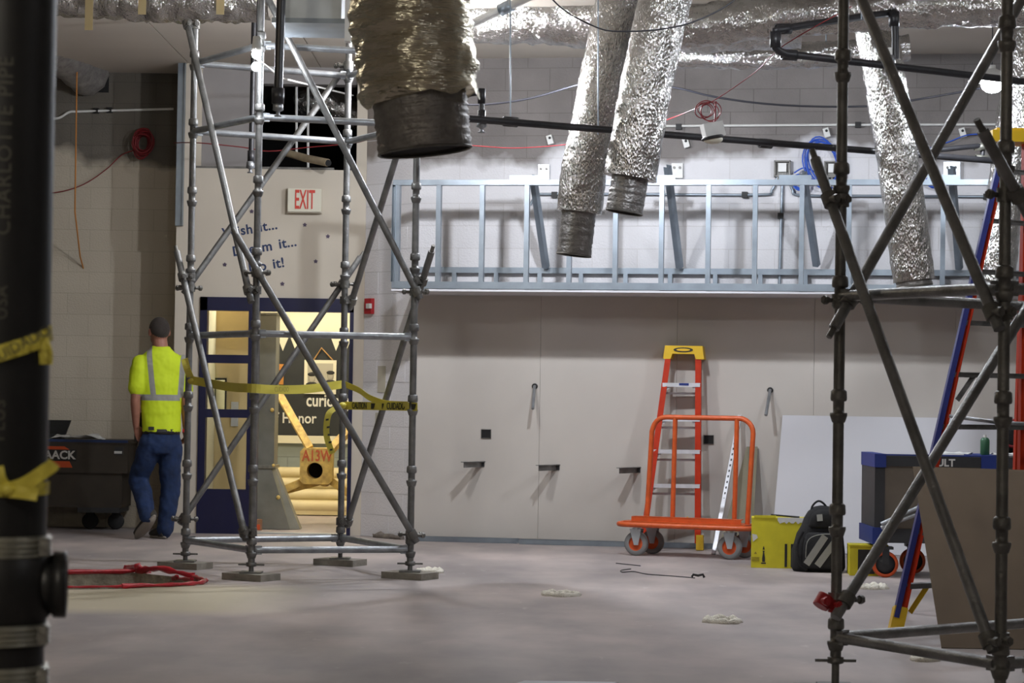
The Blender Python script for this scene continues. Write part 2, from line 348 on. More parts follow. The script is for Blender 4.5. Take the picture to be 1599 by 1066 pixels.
# ceiling of precast planks
cb = MB().box((0, 11.5, CEIL+.17), 18, 31, .3).build('ceiling', MT['ceil']); struct(cb)
me = MB().box((0, 0, 0), 1.19, 31, .04).mesh('ceiling_plank', MT['ceil'])
for i in range(15): inst(me, 'ceiling_plank', cb, Matrix.Translation((-8.4+1.2*i, 11.5, CEIL+.01)))
# lamp-free outer walls
struct(MB().box((-9.1, 11.5, 2.1), .2, 31, 4.6).build('wall_left', MT['plain']))
struct(MB().box((9.1, 11.5, 2.1), .2, 31, 4.6).build('wall_right', MT['plain']))
struct(MB().box((0, -4.1, 2.1), 18, .2, 4.6).build('wall_behind', MT['plain']))
BLK = {}
def block_mesh(mt, key):
    if key not in BLK: BLK[key] = MB().box((0, 0, 0), .391, .05, .191).mesh('block', mt)
    return BLK[key]
def blocks(parent, key, mt, o, u, nrm, length, z0, z1, proud=.006):
    """running-bond blocks, fronts proud of the mortar by `proud`"""
    me = block_mesh(mt, key); u = V(u); nrm = V(nrm); r0 = int(math.floor(z0/.2)); z = r0*.2; row = r0
    while z < z1-.02:
        s = -.2 if row % 2 else 0.0
        while s < length-.02:
            a, e = max(s, 0), min(s+.4, length); lo, hi = max(z, z0), min(z+.2, z1)
            if e-a > .03 and hi-lo > .03:
                M = Matrix.Identity(4); c = V(o)+u*((a+e)/2)+ZZ*((lo+hi)/2)+nrm*(proud-.025+random.uniform(-.0015, .0015))
                fx, fz = (e-a-.007)/.391, (hi-lo-.007)/.191
                for i in range(3): M[i][0] = u[i]*fx; M[i][1] = -nrm[i]; M[i][2] = ZZ[i]*fz; M[i][3] = c[i]
                inst(me, 'block', parent, M)
            s += .4
        z += .2; row += 1
# main (back) wall: drywall below the bulkhead, bare block above
SOFF = .80
ZB = wp(935, 455, SOFF).z; ZT = wp(935, 279, SOFF).z
S0 = ws(640, 845); S1 = S0+8.9
mortar = twotone('mortar_main', s2l(205, 203, 203), s2l(112, 107, 103), wp(800, 240).z, .35, rand=0, var=.14)
wb = MB().frame(wc((S0+S1)/2, -.1, CEIL/2), WU*(S1-S0), WN*.2, ZZ*CEIL).build('wall_back', mortar); struct(wb)
MT['blk_main'] = twotone('block_main', s2l(216, 215, 217), s2l(128, 123, 120), wp(800, 240).z, .35, rand=.03, var=.18)
blocks(wb, 'main', MT['blk_main'], wc(S0, 0, 0), WU, WN, 6.6, ZB-.02, CEIL, .0035)
x = S0-.02; k = 0
pan_edges = [S0-.0, ws(844), ws(1057), ws(1271)]; pan_edges += [pan_edges[-1]+1.2*i for i in range(1, 4)]
for i in range(len(pan_edges)-1):
    a, e = pan_edges[i]+.0012, pan_edges[i+1]-.0012
    MB().frame(wc((a+e)/2, .012, (ZB-.01+.04)/2), WU*(e-a), WN*.026, ZZ*(ZB-.01-.04)).build('drywall_panel', MT['drywall'], wb)
# door wall, frontal
YD = fl(430, 834).y
def XD(px, py=700): return at(px, py, YD).x
def ZD(py, px=430): return at(px, py, YD).z
xl, xr = XD(269), XD(567, 600); dl, dr = XD(309), XD(549); zt = ZD(465); zbulk = ZD(264)
b = MB()
def bx(x0, x1, y0, y1, z0, z1, m=b): return m.frame(((x0+x1)/2, (y0+y1)/2, (z0+z1)/2), V((x1-x0, 0, 0)), V((0, y1-y0, 0)), V((0, 0, z1-z0)))
bx(xl, XD(292), YD, YD+.2, 0, CEIL); bx(XD(292), dl, YD, YD+.2, 0, zbulk)
bx(dl, dr, YD, YD+.2, zt, zbulk); bx(dr, xr, YD, YD+.2, 0, CEIL)
struct(b.build('wall_door_side', MT['cream']))
b = MB(); bx(XD(292), XD(397, 200), YD+.12, YD+.3, zbulk-.1, CEIL, b); bx(XD(397, 200), dr, YD+.12, YD+.3, ZD(128), CEIL, b)
struct(b.build('wall_above_door', MT['greywall']))
b = MB(); bx(XD(292)+.01, xr-.3, YD-.006, YD+.05, zbulk, zbulk+.02, b); struct(b.build('trim_1', MT['galv_old']))
# bent corner stud on the pier
p = XD(283, 200); b = MB(); bx(p-.035, p+.03, YD-.03, YD, ZD(355), ZD(75), b); bx(p+.03, p+.036, YD-.06, YD, ZD(355), ZD(75), b)
tag(b.build('corner_stud', MT['galv_stud']), 'galvanised stud screwed up the pier left of the exit sign wall', 'stud')
# angled white block wall between door and back wall
A0 = V((xr, YD, 0)); A1 = wc(S0, 0, 0); AU = (A1-A0).normalized(); AN = V((AU.y, -AU.x, 0)); AL = (A1-A0).length
wa = MB().frame((A0+A1)/2-AN*.1+ZZ*CEIL/2, AU*AL, AN*.2, ZZ*CEIL).build('wall_angled', mat('mortar_white', s2l(216, 215, 216), .9)); struct(wa)
MT['blk_white'] = twotone('block_white', s2l(236, 235, 237), s2l(150, 142, 135), wp(640, 225).z, .25, rand=.02, var=.05)
blocks(wa, 'white', MT['blk_white'], A0, AU, AN, AL, 0, CEIL, .003)
# left alcove wall
YL = 22.1
wl = MB().box((-5.9, YL+.1, CEIL/2), 6.2, .2, CEIL).build('wall_alcove', twotone('mortar_left', s2l(176, 168, 150), s2l(92, 88, 80), at(180, 250, YL).z, .3, rand=0, var=.12)); struct(wl)
MT['blk_left'] = twotone('block_left', s2l(190, 181, 163), s2l(104, 99, 90), at(180, 250, YL).z, .3, rand=.03, var=.12)
blocks(wl, 'left', MT['blk_left'], (-6.2, YL, 0), (1, 0, 0), (0, -1, 0), xl+.02+6.2, 0, CEIL, .0025)
b = MB(); bx(xl, xl+.2, YD+.1, YL+.1, 0, CEIL, b); struct(b.build('wall_alcove_return', MT['cream']))
# ---- hall beyond the door
YH = 25.3
b = MB(); bx(-2.9, .6, YH, YH+.2, 0, CEIL, b); wh = struct(b.build('wall_hall_back', mat('hall_mortar', s2l(132, 140, 140), .9)))
zr = at(480, 685, YH).z
blocks(wh, 'hall', MT['hallblock'], (-2.8, YH, 0), (1, 0, 0), (0, -1, 0), 1.9, 0, zr, .004)
b = MB(); bx(-2.8, -.9, YH-.03, YH, at(480, 515, YH).z, 2.9, b); b.build('upper_panel', MT['hallcream'], wh)
b = MB(); bx(-2.8, -.9, YH-.06, YH, at(480, 518, YH).z, at(480, 505, YH).z, b); struct(b.build('trim_2', MT['hallcream']))
b = MB(); bx(-2.8, -.9, YH-.06, YH, at(480, 692, YH).z, at(480, 680, YH).z, b); struct(b.build('trim_3', MT['hallcream']))
b = MB(); bx(-2.9, -2.8, YD+.2, YH+.2, 0, 3.0, b); struct(b.build('wall_hall_left', MT['hallcream']))
b = MB(); bx(.0, .2, YD+.55, YH+.2, 0, 3.0, b); struct(b.build('wall_hall_right', MT['hallcream']))
b = MB(); bx(-2.9, .2, YD+.2, YH+.2, 2.9, 3.0, b); struct(b.build('ceiling_hall', MT['hallcream']))
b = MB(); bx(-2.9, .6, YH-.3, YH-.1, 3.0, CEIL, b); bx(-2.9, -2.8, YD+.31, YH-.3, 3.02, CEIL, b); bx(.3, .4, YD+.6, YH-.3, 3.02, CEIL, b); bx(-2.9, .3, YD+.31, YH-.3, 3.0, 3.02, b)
struct(b.build('wall_plenum', MT['dark']))  # darkness of the cavity is painted on these surfaces
lt = thing('hall_light', (-2.0, 22.35, 2.84), 'recessed ceiling light in the corridor beyond the navy door frame', 'ceiling light')
MB().box((-2.0, 22.35, 2.87), 1.3, .7, .06).build('housing', MT['white'], lt); MB().box((-2.0, 22.35, 2.835), 1.2, .6, .01).build('diffuser', emis('hall_lamp', WARM, LAMP_HALL), lt)
lt = thing('hall_light', (-2.0, 24.3, 2.84), 'unseen fill panel added deeper in the corridor', 'ceiling light')  # panel added to brighten the corridor back wall, not seen itself
MB().box((-2.0, 24.3, 2.87), 1.3, .5, .06).build('housing', MT['white'], lt); MB().box((-2.0, 24.3, 2.835), 1.2, .4, .01).build('diffuser', emis('hall_fill', WARM, LAMP_HALL*.8), lt)
# navy door frame: sidelight on the left, open doorway on the right
df = bpy.data.objects.new('door_1', None); C.objects.link(df); df.location = (dl, YD, 0); WM['door_1'] = Matrix.Translation((dl, YD, 0)); struct(df, 'navy painted steel door frame with a glazed sidelight')
y0, y1 = YD-.02, YD+.12
def fr(name, x0, x1, z0, z1, mt=MT['navy'], a=y0, e=y1): q = MB(); bx(x0, x1, a, e, z0, z1, q); return q.build(name, mt, df)
mx0, mx1 = XD(385), XD(401)
fr('jamb', dl, XD(320), 0, zt); fr('jamb', XD(543), dr, 0, zt); fr('mullion', mx0, mx1, 0, ZD(486)); fr('head', dl, dr, ZD(486), zt)
fr('rail', XD(320), mx0, ZD(568), ZD(555)); fr('rail', XD(320), mx0, ZD(653), ZD(640)); fr('kick_panel', XD(320), mx0, 0, ZD(765))
for za, zb_ in ((ZD(555), ZD(486)), (ZD(640), ZD(568)), (ZD(765), ZD(653))):
    fr('glass_pane', XD(320), mx0, za, zb_, MT['glass'], YD+.04, YD+.046)
fr('threshold', mx1, XD(543), 0, .012, MT['sheet'], YD, YD+.15)
# open wooden leaf seen through the sidelight
lf = bpy.data.objects.new('door_2', None); C.objects.link(lf); lf.location = (XD(400), YD+.5, 0); WM['door_2'] = Matrix.Translation(lf.location); struct(lf, 'birch wooden door leaf standing open behind the sidelight')
ly = YD+.75
def lx(px): return at(px, 600, ly).x
def lz(py): return at(350, py, ly).z
b = MB(); bx(lx(300), lx(335), ly, ly+.045, .02, 2.1, b); bx(lx(353), lx(391), ly, ly+.045, .02, 2.1, b); bx(lx(335), lx(353), ly, ly+.045, .02, lz(640), b); bx(lx(335), lx(353), ly, ly+.045, lz(592), 2.1, b); b.build('leaf', MT['wood'], lf)
b = MB()
for q in ((lx(334), lx(336.5), lz(641), lz(591)), (lx(351.5), lx(354), lz(641), lz(591))): bx(q[0], q[1], ly-.01, ly+.05, q[2], q[3], b)
bx(lx(334), lx(354), ly-.01, ly+.05, lz(593), lz(590), b); bx(lx(334), lx(354), ly-.01, ly+.05, lz(642), lz(639.5), b)
b.build('vision_frame', MT['blk'], lf); b = MB(); bx(lx(336), lx(352), ly+.02, ly+.025, lz(640), lz(592), b); b.build('vision_glass', MT['glass'], lf)
b = MB(); bx(lx(362), lx(373), ly-.02, ly, lz(665), lz(627), b); b.cyl((lx(367), ly-.06, lz(640)), (lx(367), ly, lz(640)), .012); b.cyl((lx(367), ly-.06, lz(640)), (lx(358), ly-.06, lz(640)), .011)
b.build('lock_plate', MT['steel'], lf)
# ================================================================ lamps
def lamp(P, strength, col, label, r=.05, wirelen=.5, name='work_or_fill_lamp', two=False, hood=0, flat=1.0):
    t = thing(name, P, label, 'lamp')
    e = emis('bulb_glow', col, strength)
    MB().ell(P, r*flat, r, r, 10, 6).build('bulb', e, t)
    if two: MB().ell(V(P)+V((.0, 0, .085)), r, r, r, 10, 6).build('bulb', e, t)
    if hood: MB().lathe([(.03, .12), (.05, .11), (hood, .035), (hood+.004, .03), (hood-.004, .032), (.048, .104), (.03, .11)], P, n=20).build('hood', MT['white'], t)
    up = V(P)+ZZ*(r+(.085 if two else 0))
    MB().lathe([(.0, .09), (.025, .088), (.03, .03), (.036, -.012), (0, -.012)], up, n=12).build('socket', MT['white'], t)
    MB().tube([up+ZZ*.08, V((up.x, up.y, CEIL))], .004, 6).build('cord', MT['blackwire'], t)
    return t
t = lamp(at(1549, 133, 17.0), LAMP_RIGHT, COOL, 'glaring white work lamp hanging at upper right by the black pipe', .058, hood=.17, flat=1.4)
lamp(at(400, 104, 15.9), LAMP_LEFT, (.90, .94, 1), 'twin bulb work lamp glowing in front of the left scaffold', .032, two=True)
lamp(at(944, 118, 17.62), LAMP_MAIN, COOL, 'work lamp hung behind the left of the two hanging foil ducts', .06, hood=.15)  # hood added to keep this lamp's light off the ceiling
lamp(at(648, 95, 17.7), 1250, (.96, .96, 1), 'work lamp hidden behind the nearest foil duct', .06)
FILL_LAMPS = [((1.5, 12.5, 4.0), 1.0, COOL, 'added fill lamp above the floor centre, out of shot'), ((5.0, 14.0, 4.0), .4, COOL, 'added fill lamp above the blue toolbox, out of shot'),
        ((-3.0, 12.5, 4.05), .24, WARM, 'added warm fill lamp over the left floor, out of shot'), ((-1.6, -.5, 3.7), 1.35, (1, .93, .8), 'added warm fill lamp behind the camera, out of shot'), ((3.5, 3.0, 3.9), .2, (.95, .95, 1), 'added fill lamp above the right scaffold approach, out of shot')]
for P, k, col, lb in FILL_LAMPS: lamp(P, LAMP_FILL*k, col, lb, .09)  # unseen lamps added as fill to brighten the room
# ================================================================ soffit framing on the back wall
b0 = wc(S0, 0, ZB)
sf = thing('soffit_frame', wc(ws(935), SOFF, ZB), 'long galvanised steel stud soffit frame on the back wall', 'frame')
sl, sr = ws(612, 400, SOFF), ws(1600, 400, SOFF)+1.0
GS = MT['galv_stud']; T = .0025
def cchan(a, c, w, d, face, name, lip=True):
    """C-channel from a to c, web width w facing `face`, flange depth d"""
    a, c = V(a), V(c); ax = (c-a).normalized(); f = V(face); f = (f-ax*f.dot(ax)).normalized(); sd = ax.cross(f); m = MB(); mid = (a+c)/2; D = c-a
    m.frame(mid, D, sd*w, f*T)
    for s in (-1, 1): m.frame(mid+sd*s*(w/2-T/2)-f*d/2, D, sd*T, f*d)
    return m.build(name, GS, sf)
cchan(wc(sl, SOFF, ZT-.03), wc(sr, SOFF, ZT-.03), .045, .09, WN, 'top_track')
cchan(wc(sl, SOFF, ZB+.045), wc(sr, SOFF, ZB+.045), .06, .09, WN, 'bottom_track')
zled = wp(935, 423, .03).z
cchan(wc(S0+.02, .07, zled), wc(sr, .07, zled), .05, .05, WN, 'ledger_track')
MB().frame(wc((sl+sr)/2, SOFF/2+.01, ZB+.001), WU*(sr-sl), WN*(SOFF-.02), ZZ*.016).build('soffit_board', MT['dwwhite'], sf)
spx = [619, 683, 751, 821, 888, 960, 1032, 1105, 1178, 1251, 1325, 1400, 1472, 1545, 1618]
for i, px in enumerate(spx):
    s = ws(px, 400, SOFF)
    cchan(wc(s, SOFF-.006, ZB+.07), wc(s, SOFF-.006, ZT-.045), .04, .06, WN, 'stud')
    if i == 0: cchan(wc(s-.03, SOFF-.05, ZB+.07), wc(s-.03, SOFF-.05, ZT-.045), .03, .06, -WN, 'stud')
    MB().frame(wc(s, SOFF/2, ZB+.038), WU*.035, WN*(SOFF-.14), ZZ*.05).build('joist', GS, sf)
    cchan(wc(s, .07, ZB+.06), wc(s, .07, zled-.02), .038, .04, WN, 'cripple_stud')
for px0, py0, px1, py1 in ((836, 276, 856, 418), (1046, 260, 1065, 418), (1258, 270, 1279, 415), (1490, 262, 1502, 420)):
    a = wp(px0, py0, SOFF-.14); c = wp(px1, py1, .12)
    cchan(a, c, .05, .05, WU+WN*.6, 'kicker_brace')
    cchan(wc(WU.dot(a-W0)-.22, SOFF-.1, ZT+.02), wc(WU.dot(a-W0)+.05, SOFF-.1, ZT+.02), .04, .04, WN, 'clip_angle')
# wall devices
def plate(px, py, w, h, label, mt=MT['sheet'], name='wall_bracket', cat='bracket', d=.03, group=None, holes=True):
    P = wp(px, py, 0); s = WU.dot(P-W0); t = thing(name, wc(s, 0, P.z), label, cat, group)
    MB().frame(wc(s, .01+d/2, P.z), WU*w, WN*d, ZZ*h).build('plate', mt, t)
    if holes:
        for k in (-1, 1): MB().cyl(wc(s+k*w*.25, d+.01, P.z+h*.2), wc(s+k*w*.25, d+.022, P.z+h*.2), .012, 8).build('screw', MT['galv_old'], t)
    return t
plate(850, 269, .10, .13, 'small perforated steel plate above the second kicker stud left of the hanging ducts')
plate(1058, 267, .10, .13, 'blank white steel plate just right of the hanging duct pair', MT['white'])
plate(1486, 268, .14, .16, 'steel plate on the wall right of the right hanging duct')
def ebox(px, py, label):
    P = wp(px, py, 0); s = WU.dot(P-W0); t = thing('junction_box', wc(s, 0, P.z), label, 'junction box'); q = MB(); h = .065; d = .06
    q.frame(wc(s, .012, P.z), WU*.13, WN*.012, ZZ*.13)
    for k in (-1, 1): q.frame(wc(s+k*h, d/2, P.z), WU*.012, WN*d, ZZ*.142); q.frame(wc(s, d/2, P.z+k*h), WU*.142, WN*d, ZZ*.012)
    q.build('box', MT['galv_old'], t); q = MB(); q.frame(wc(s, .04, P.z+.01), WU*.07, WN*.015, ZZ*.075); q.build('device_strap', MT['white'], t)
    for k in (-1, 0, 1): MB().cyl(wc(s+k*.035, .03, P.z-.065), wc(s+k*.035, .03, P.z-.10), .014, 8).build('connector', MT['galv_old'], t)
ebox(1222, 264, 'open electrical box above the soffit frame with conduits curving away'); ebox(1300, 265, 'open electrical box inside the blue cable coil')
for px, py, lb in ((860, 219, 'tilted white sensor on the wall left of the hanging ducts'), (1072, 224, 'small white sensor on the wall below the black pipe'),
                   (1291, 208, 'white cable hook holding the blue coil'), (1503, 208, 'tilted white sensor on the wall under the glaring lamp')):
    P = wp(px, py, 0); s = WU.dot(P-W0); t = thing('wall_sensor', wc(s, 0, P.z), lb, 'sensor')
    MB().frame(wc(s, .03, P.z), (WU+ZZ*.3).normalized()*.05, WN*.06, (ZZ-WU*.3).normalized()*.08).build('housing', MT['white'], t); MB().cyl(wc(s, .06, P.z+.015), wc(s, .066, P.z+.015), .012, 8).build('lens', MT['blk'], t)
def conduit(name, pts, r, mt, label, clips=()):
    t = thing(name, pts[0], label, 'conduit'); MB().tube(smooth_path(pts, 5), r, 8).build('run', mt, t)
    for c in clips: MB().frame(c, WU*.05, WN*.04, ZZ*.05).build('clip', MT['blk'], t)
    return t
conduit('wall_conduit', [wp(1025, 197, .03), wp(1300, 195, .03), wp(1700, 194, .03)], .011, MT['white'], 'thin white conduit running along the upper back wall', [wp(1060, 198, .03), wp(1340, 195, .03)])
conduit('wall_conduit', [wp(828, 320, .03), wp(838, 305, .03), wp(860, 303, .03), wp(1000, 303, .03), wp(1185, 304, .03), wp(1205, 297, .03), wp(1214, 276, .03)], .012, MT['galv_stud'], 'conduit behind the studs curving up to the left side of the box', [wp(866, 304, .03), wp(1163, 304, .03)])
conduit('wall_conduit', [wp(1231, 276, .03), wp(1238, 297, .03), wp(1255, 305, .03), wp(1400, 306, .03), wp(1700, 308, .03)], .012, MT['galv_stud'], 'conduit behind the studs running right from the open box', [wp(1540, 307, .03)])
conduit('wall_conduit', [wp(1222, 276, .03), wp(1220, 340, .03), wp(1217, 445, .03)], .013, MT['galv_stud'], 'conduit dropping straight down from the open box', [wp(1219, 337, .03)])
# cable coils
def coil(name, pts_fn, n, mt, label, r=.006):
    m = MB()
    for k in range(n):
        m.tube(pts_fn(k), r, 6, closed=True)
    return tag(m.build(name, mt), label, 'cable')
def ellipse(c, ux, uz, a, bb, tilt=0.0, n=24): return [V(c)+ux*(math.cos(2*math.pi*i/n)*a*math.cos(tilt)-math.sin(2*math.pi*i/n)*bb*math.sin(tilt))+uz*(math.cos(2*math.pi*i/n)*a*math.sin(tilt)+math.sin(2*math.pi*i/n)*bb*math.cos(tilt)) for i in range(n)]
R_ = random.Random(3)
coil('blue_cable_coil', lambda k: ellipse(wp(1284+R_.uniform(-4, 4), 255+R_.uniform(-5, 5), .07+k*.008), WU, ZZ, .135+R_.uniform(-.015, .02), .2+R_.uniform(-.02, .02), .3), 5, MT['bluecable'], 'blue cable coil hanging on the wall around an open box', .007)
coil('blue_cable_coil', lambda k: ellipse(wp(1247+R_.uniform(-3, 3), 285+R_.uniform(-2, 2), .07+k*.01), WU, ZZ, .05+R_.uniform(-.01, .01), .06, .5), 4, MT['bluecable'], 'small bunch of blue cable left of the big blue coil', .008)
coil('blue_cable_coil', lambda k: ellipse(wp(1462+R_.uniform(-3, 3), 283+R_.uniform(-2, 2), .07+k*.01), WU, ZZ, .07+R_.uniform(-.01, .01), .05, .2), 3, MT['bluecable'], 'small loops of blue cable right of the right hanging duct', .006)
wire('blue_cable', smooth_path([wp(1430, 238, .06), wp(1480, 222, .06), wp(1515, 210, .06), wp(1560, 211, .06), wp(1640, 205, .06)], 5), .006, MT['bluecable'], 'blue cable strung along the wall under the glaring lamp', 'cable')
wire('blue_cable', smooth_path([wp(1240, 270, .06), wp(1255, 262, .06), wp(1272, 268, .06)], 5), .006, MT['bluecable'], 'short blue cable linking the bunch and the big coil', 'cable')
# drywall stubs, pipes and outlets
for px, py, lb in ((740, 722, 'left of the three'), (857, 727, 'middle of the three'), (983, 731, 'right of the three, beside the orange cart')):
    P = wp(px+15, py, 0); s = WU.dot(P-W0); t = thing('bench_bracket', wc(s, 0, P.z), 'angled steel bracket stub on the drywall, '+lb, 'bracket', 'angled brackets low on the drywall')
    a = wc(s, .0, P.z+.005); e = wp(px-16, py+2, .30); e.z = a.z - .0
    m = MB(); m.beam(a+ZZ*.004, e+ZZ*.004, .06, .006); m.beam(a-ZZ*.022, e-ZZ*.022, .004, .045); m.build('angle', MT['galv_dark'], t)
    MB().frame(wc(s, .028, P.z-.012), WU*.028, WN*.008, ZZ*.05).build('collar', MT['tooldark'], t)
for px, py, ex, ey, lb in ((836, 603, 832, 638, 'grey conduit stub poking from the drywall left of the orange ladder'), (1203, 609, 1196, 648, 'grey conduit stub poking from the drywall right of the orange cart')):
    P = wp(px, py, 0); s = WU.dot(P-W0); t = thing('conduit_stub', wc(s, 0, P.z), lb, 'conduit'); MB().tube([wc(s, 0, P.z), wc(s, .05, P.z), wp(ex, ey, .22)], .014, 10).build('pipe', MT['galv'], t)
    MB().lathe([(.026, 0), (.026, .012), (.0, .012)], wc(s, .026, P.z), WN, 14).build('collar', MT['blk'], t)
for px, py, lb in ((760, 677, 'dark empty outlet box left of the orange cart'), (1107, 686, 'dark empty outlet box behind the orange cart')):
    P = wp(px, py, 0); s = WU.dot(P-W0); t = thing('outlet_box', wc(s, 0, P.z), lb, 'outlet'); q = MB()
    q.frame(wc(s, .027, P.z), WU*.085, WN*.004, ZZ*.075); q.build('opening', MT['dark'], t); q = MB()
    for k in (-1, 1): q.frame(wc(s+k*.043, .03, P.z), WU*.005, WN*.01, ZZ*.08); q.frame(wc(s, .03, P.z+k*.038), WU*.09, WN*.01, ZZ*.005)
    q.build('rim', MT['galv_old'], t)
# steel track offcuts along the wall base
for i, (a, c, off, lb) in enumerate(((655, 815, .10, 'steel track lying along the wall base, longest and leftmost'), (820, 990, .14, 'steel track lying along the wall base left of the cart'), (996, 1150, .10, 'steel track lying along the wall base behind the cart wheels'))):
    p0, p1 = wc(ws(a), off, .022), wc(ws(c), off-.02, .022); t = thing('steel_track', p0, lb, 'track'); q = MB(); q.beam(p0-ZZ*.02, p1-ZZ*.02, .09, .003); q.beam(p0+WN*.045, p1+WN*.045, .003, .04, side=WN); q.beam(p0-WN*.045, p1-WN*.045, .003, .04, side=WN); q.build('channel', GS, t)
# fire alarm, papers on angled wall, exit sign, lettering
def aw(px, py, off=0.0): d = ray(px, py); return CAM+d*((AN.dot(A0-CAM)+off)/AN.dot(d))
P = aw(580, 478); t = thing('fire_alarm', P, 'red fire alarm with a white strobe on the angled block wall', 'alarm')
MB().frame(P+AN*.025, AU*.095, AN*.04, ZZ*.14).build('case', MT['red'], t); MB().frame(P+AN*.055+AU*.03, AU*.05, AN*.03, ZZ*.045).build('strobe', MT['white'], t)
for px, py, wd, h, lb in ((597, 592, .11, .24, 'yellowed paper notice taped to the angled block wall'), (590, 658, .05, .16, 'narrow paper strip on the angled wall below the notice')):
    P = aw(px, py); tag(MB().frame(P+AN*.008, AU*wd, AN*.003, ZZ*h).build('paper_notice', mat('old_paper', s2l(196, 192, 176), .8)), lb, 'notice')
P = at(470, 312, YD); t = thing('exit_sign', P, 'cream illuminated style exit sign with red letters above the doorway', 'sign')
q = MB(); x0, x1, z0, z1 = XD(444), XD(496), ZD(331), ZD(295); bx(x0, x1, YD-.09, YD, z0, z1, q); q.build('housing', MT['signface'], t)
q = MB(); bx(x0-.005, x1+.005, YD-.07, YD-.02, z0-.008, z1+.008, q); q.build('bezel', MT['cream'], t)
text('EXIT', (XD(470.5), YD-.094, ZD(313.5)), .245, (1, 0, 0), ZZ, MT['signred'], t, 'letters', bold=.012, sx=.37)
for words, py, lb in (((('Wish', 371), ('it...', 419)), 357, 'navy wall lettering reading Wish it, top line'), ((('Dream', 394), ('it...', 449)), 384, 'navy wall lettering reading Dream it, middle line'), ((('Do', 402), ('it!', 435)), 414, 'navy wall lettering reading Do it, bottom line')):
    up = V((-.17, 0, 1)); xd = V((1, 0, .17)); t = thing('wall_lettering', at(words[0][1], py, YD-.003), lb, 'lettering'); xc = sum(w_[1] for w_ in words)/2
    for wd_, px in words: text(wd_, at(px, py-(px-xc)*.17+(px-xc)*.0, YD-.003), .125, xd, up, MT['letter'], t, 'word', .001, .02, 1.06)
for i, (px, py) in enumerate(((393, 330), (476, 351), (512, 369), (493, 408), (441, 443), (351, 413))):
    q = MB(); P = at(px, py, YD-.002); pts = []
    for k in range(10): a = math.pi*k/5; r = .022 if k % 2 == 0 else .013; pts.append(P+V((math.sin(a)*r, 0, math.cos(a)*r)))
    tag(q.prism(pts, V((0, -.003, 0))).build('star_decal', MT['star']), 'small dark star decal '+('above the wall lettering beside the scaffold post', 'under the right end of the exit sign', 'right of the lettering, farthest right', 'right of the bottom line of lettering', 'below the lettering, lowest, just over the door frame', 'left of the lettering, farthest left')[i], 'decal', 'star decals around the wall lettering')
# ================================================================ scaffolds
def cup_mesh(mt): return MB().lathe([(.024, -.004), (.029, 0), (.038, .028), (.038, .04), (.025, .041), (.0246, .06), (.025, .09), (.033, .092), (.0365, .10), (.035, .135), (.028, .142), (.024, .144)], (0, 0, 0), n=14).mesh('cup', mt)
def clamp(parent, P, axp, Q, axb, mt, name='clamp'):
    m = MB(); P, Q = V(P), V(Q)
    m.cyl(P-V(axp)*.028, P+V(axp)*.028, .036, 12); m.cyl(Q-V(axb)*.028, Q+V(axb)*.028, .036, 12)
    d = (Q-P); d = d.normalized() if d.length > 1e-4 else V((0, -1, 0)); sd = V(axp).cross(d).normalized()
    m.beam(P, Q, .05, .05)
    for pp, k in ((P, -1), (Q, 1), (P, 1)):
        m.cyl(pp+sd*.03*k+d*.02*k, pp+sd*.085*k+d*.02*k, .011, 8); m.cyl(pp+sd*.06*k+d*.02*k, pp+sd*.08*k+d*.02*k, .02, 6)
    return m.build(name, mt, parent)
def scaffold(posts, ztop, base_z, ledgers, braces, mt, mtb, mtl, label, cat_name='scaffold_tower', spigot=True):
    ctr = sum((p for p in posts.values()), V())/len(posts); root = thing(cat_name, (ctr.x, ctr.y, 0), label, 'scaffold'); cm = cup_mesh(mt)
    for k, p in posts.items():
        po = MB().tube([p+ZZ*(base_z-.08), p+ZZ*ztop], .0242, 12).build('post', mt, root)
        z = base_z
        while z < ztop-.1: inst(cm, 'cup', po, Matrix.Translation(p+ZZ*(z-.05))); z += .5
        q = MB().cyl(p+ZZ*.058, p+ZZ*(base_z-.02), .017, 10); q.lathe([(.02, .0), (.036, .004), (.036, .03), (.02, .034)], p+ZZ*(base_z-.11), n=8)
        q.beam(p+ZZ*(base_z-.095)-V((.09, 0, 0)), p+ZZ*(base_z-.095)+V((.09, 0, 0)), .014, .012); q.box(p+ZZ*.054, .15, .15, .01); q.build('base_jack', mt, root)
    for a, c, z in ledgers:
        A, B = posts[a]+ZZ*z, posts[c]+ZZ*z; d = (B-A).normalized()
        m = MB().tube([A+d*.03, B-d*.03], .0242, 10)
        for e, s in ((A, 1), (B, -1)): m.beam(e+d*s*.022, e+d*s*.07, .03, .06)
        m.build('ledger', mtl, root)
    for a, za, c, zc, ea, ec, off in braces:
        A, B = posts[a]+ZZ*za, posts[c]+ZZ*zc; hd = posts[c]-posts[a]; nn = V((hd.y, -hd.x, 0)).normalized()
        if nn.dot((posts[a]+posts[c])/2-ctr) < 0: nn = -nn
        nn = nn*off; d = (B-A).normalized(); A2, B2 = A+nn, B+nn
        pts = [A2-d*ea, B2+d*ec]
        MB().tube(pts, .0242, 10).build('brace', mtb, root)
        if ea > .15: MB().cyl(pts[0]-d*.05, pts[0]+d*.001, .014, 8).build('brace_tip', MT['galv_old'], root)
        clamp(root, A, ZZ, A2, d, MT['galv_old']); clamp(root, B, ZZ, B2, d, MT['galv_old'])
    return root
PL = {'FL': fl(392, 905), 'RL': fl(289, 887), 'FR': fl(640, 903), 'RR': fl(531, 882)}
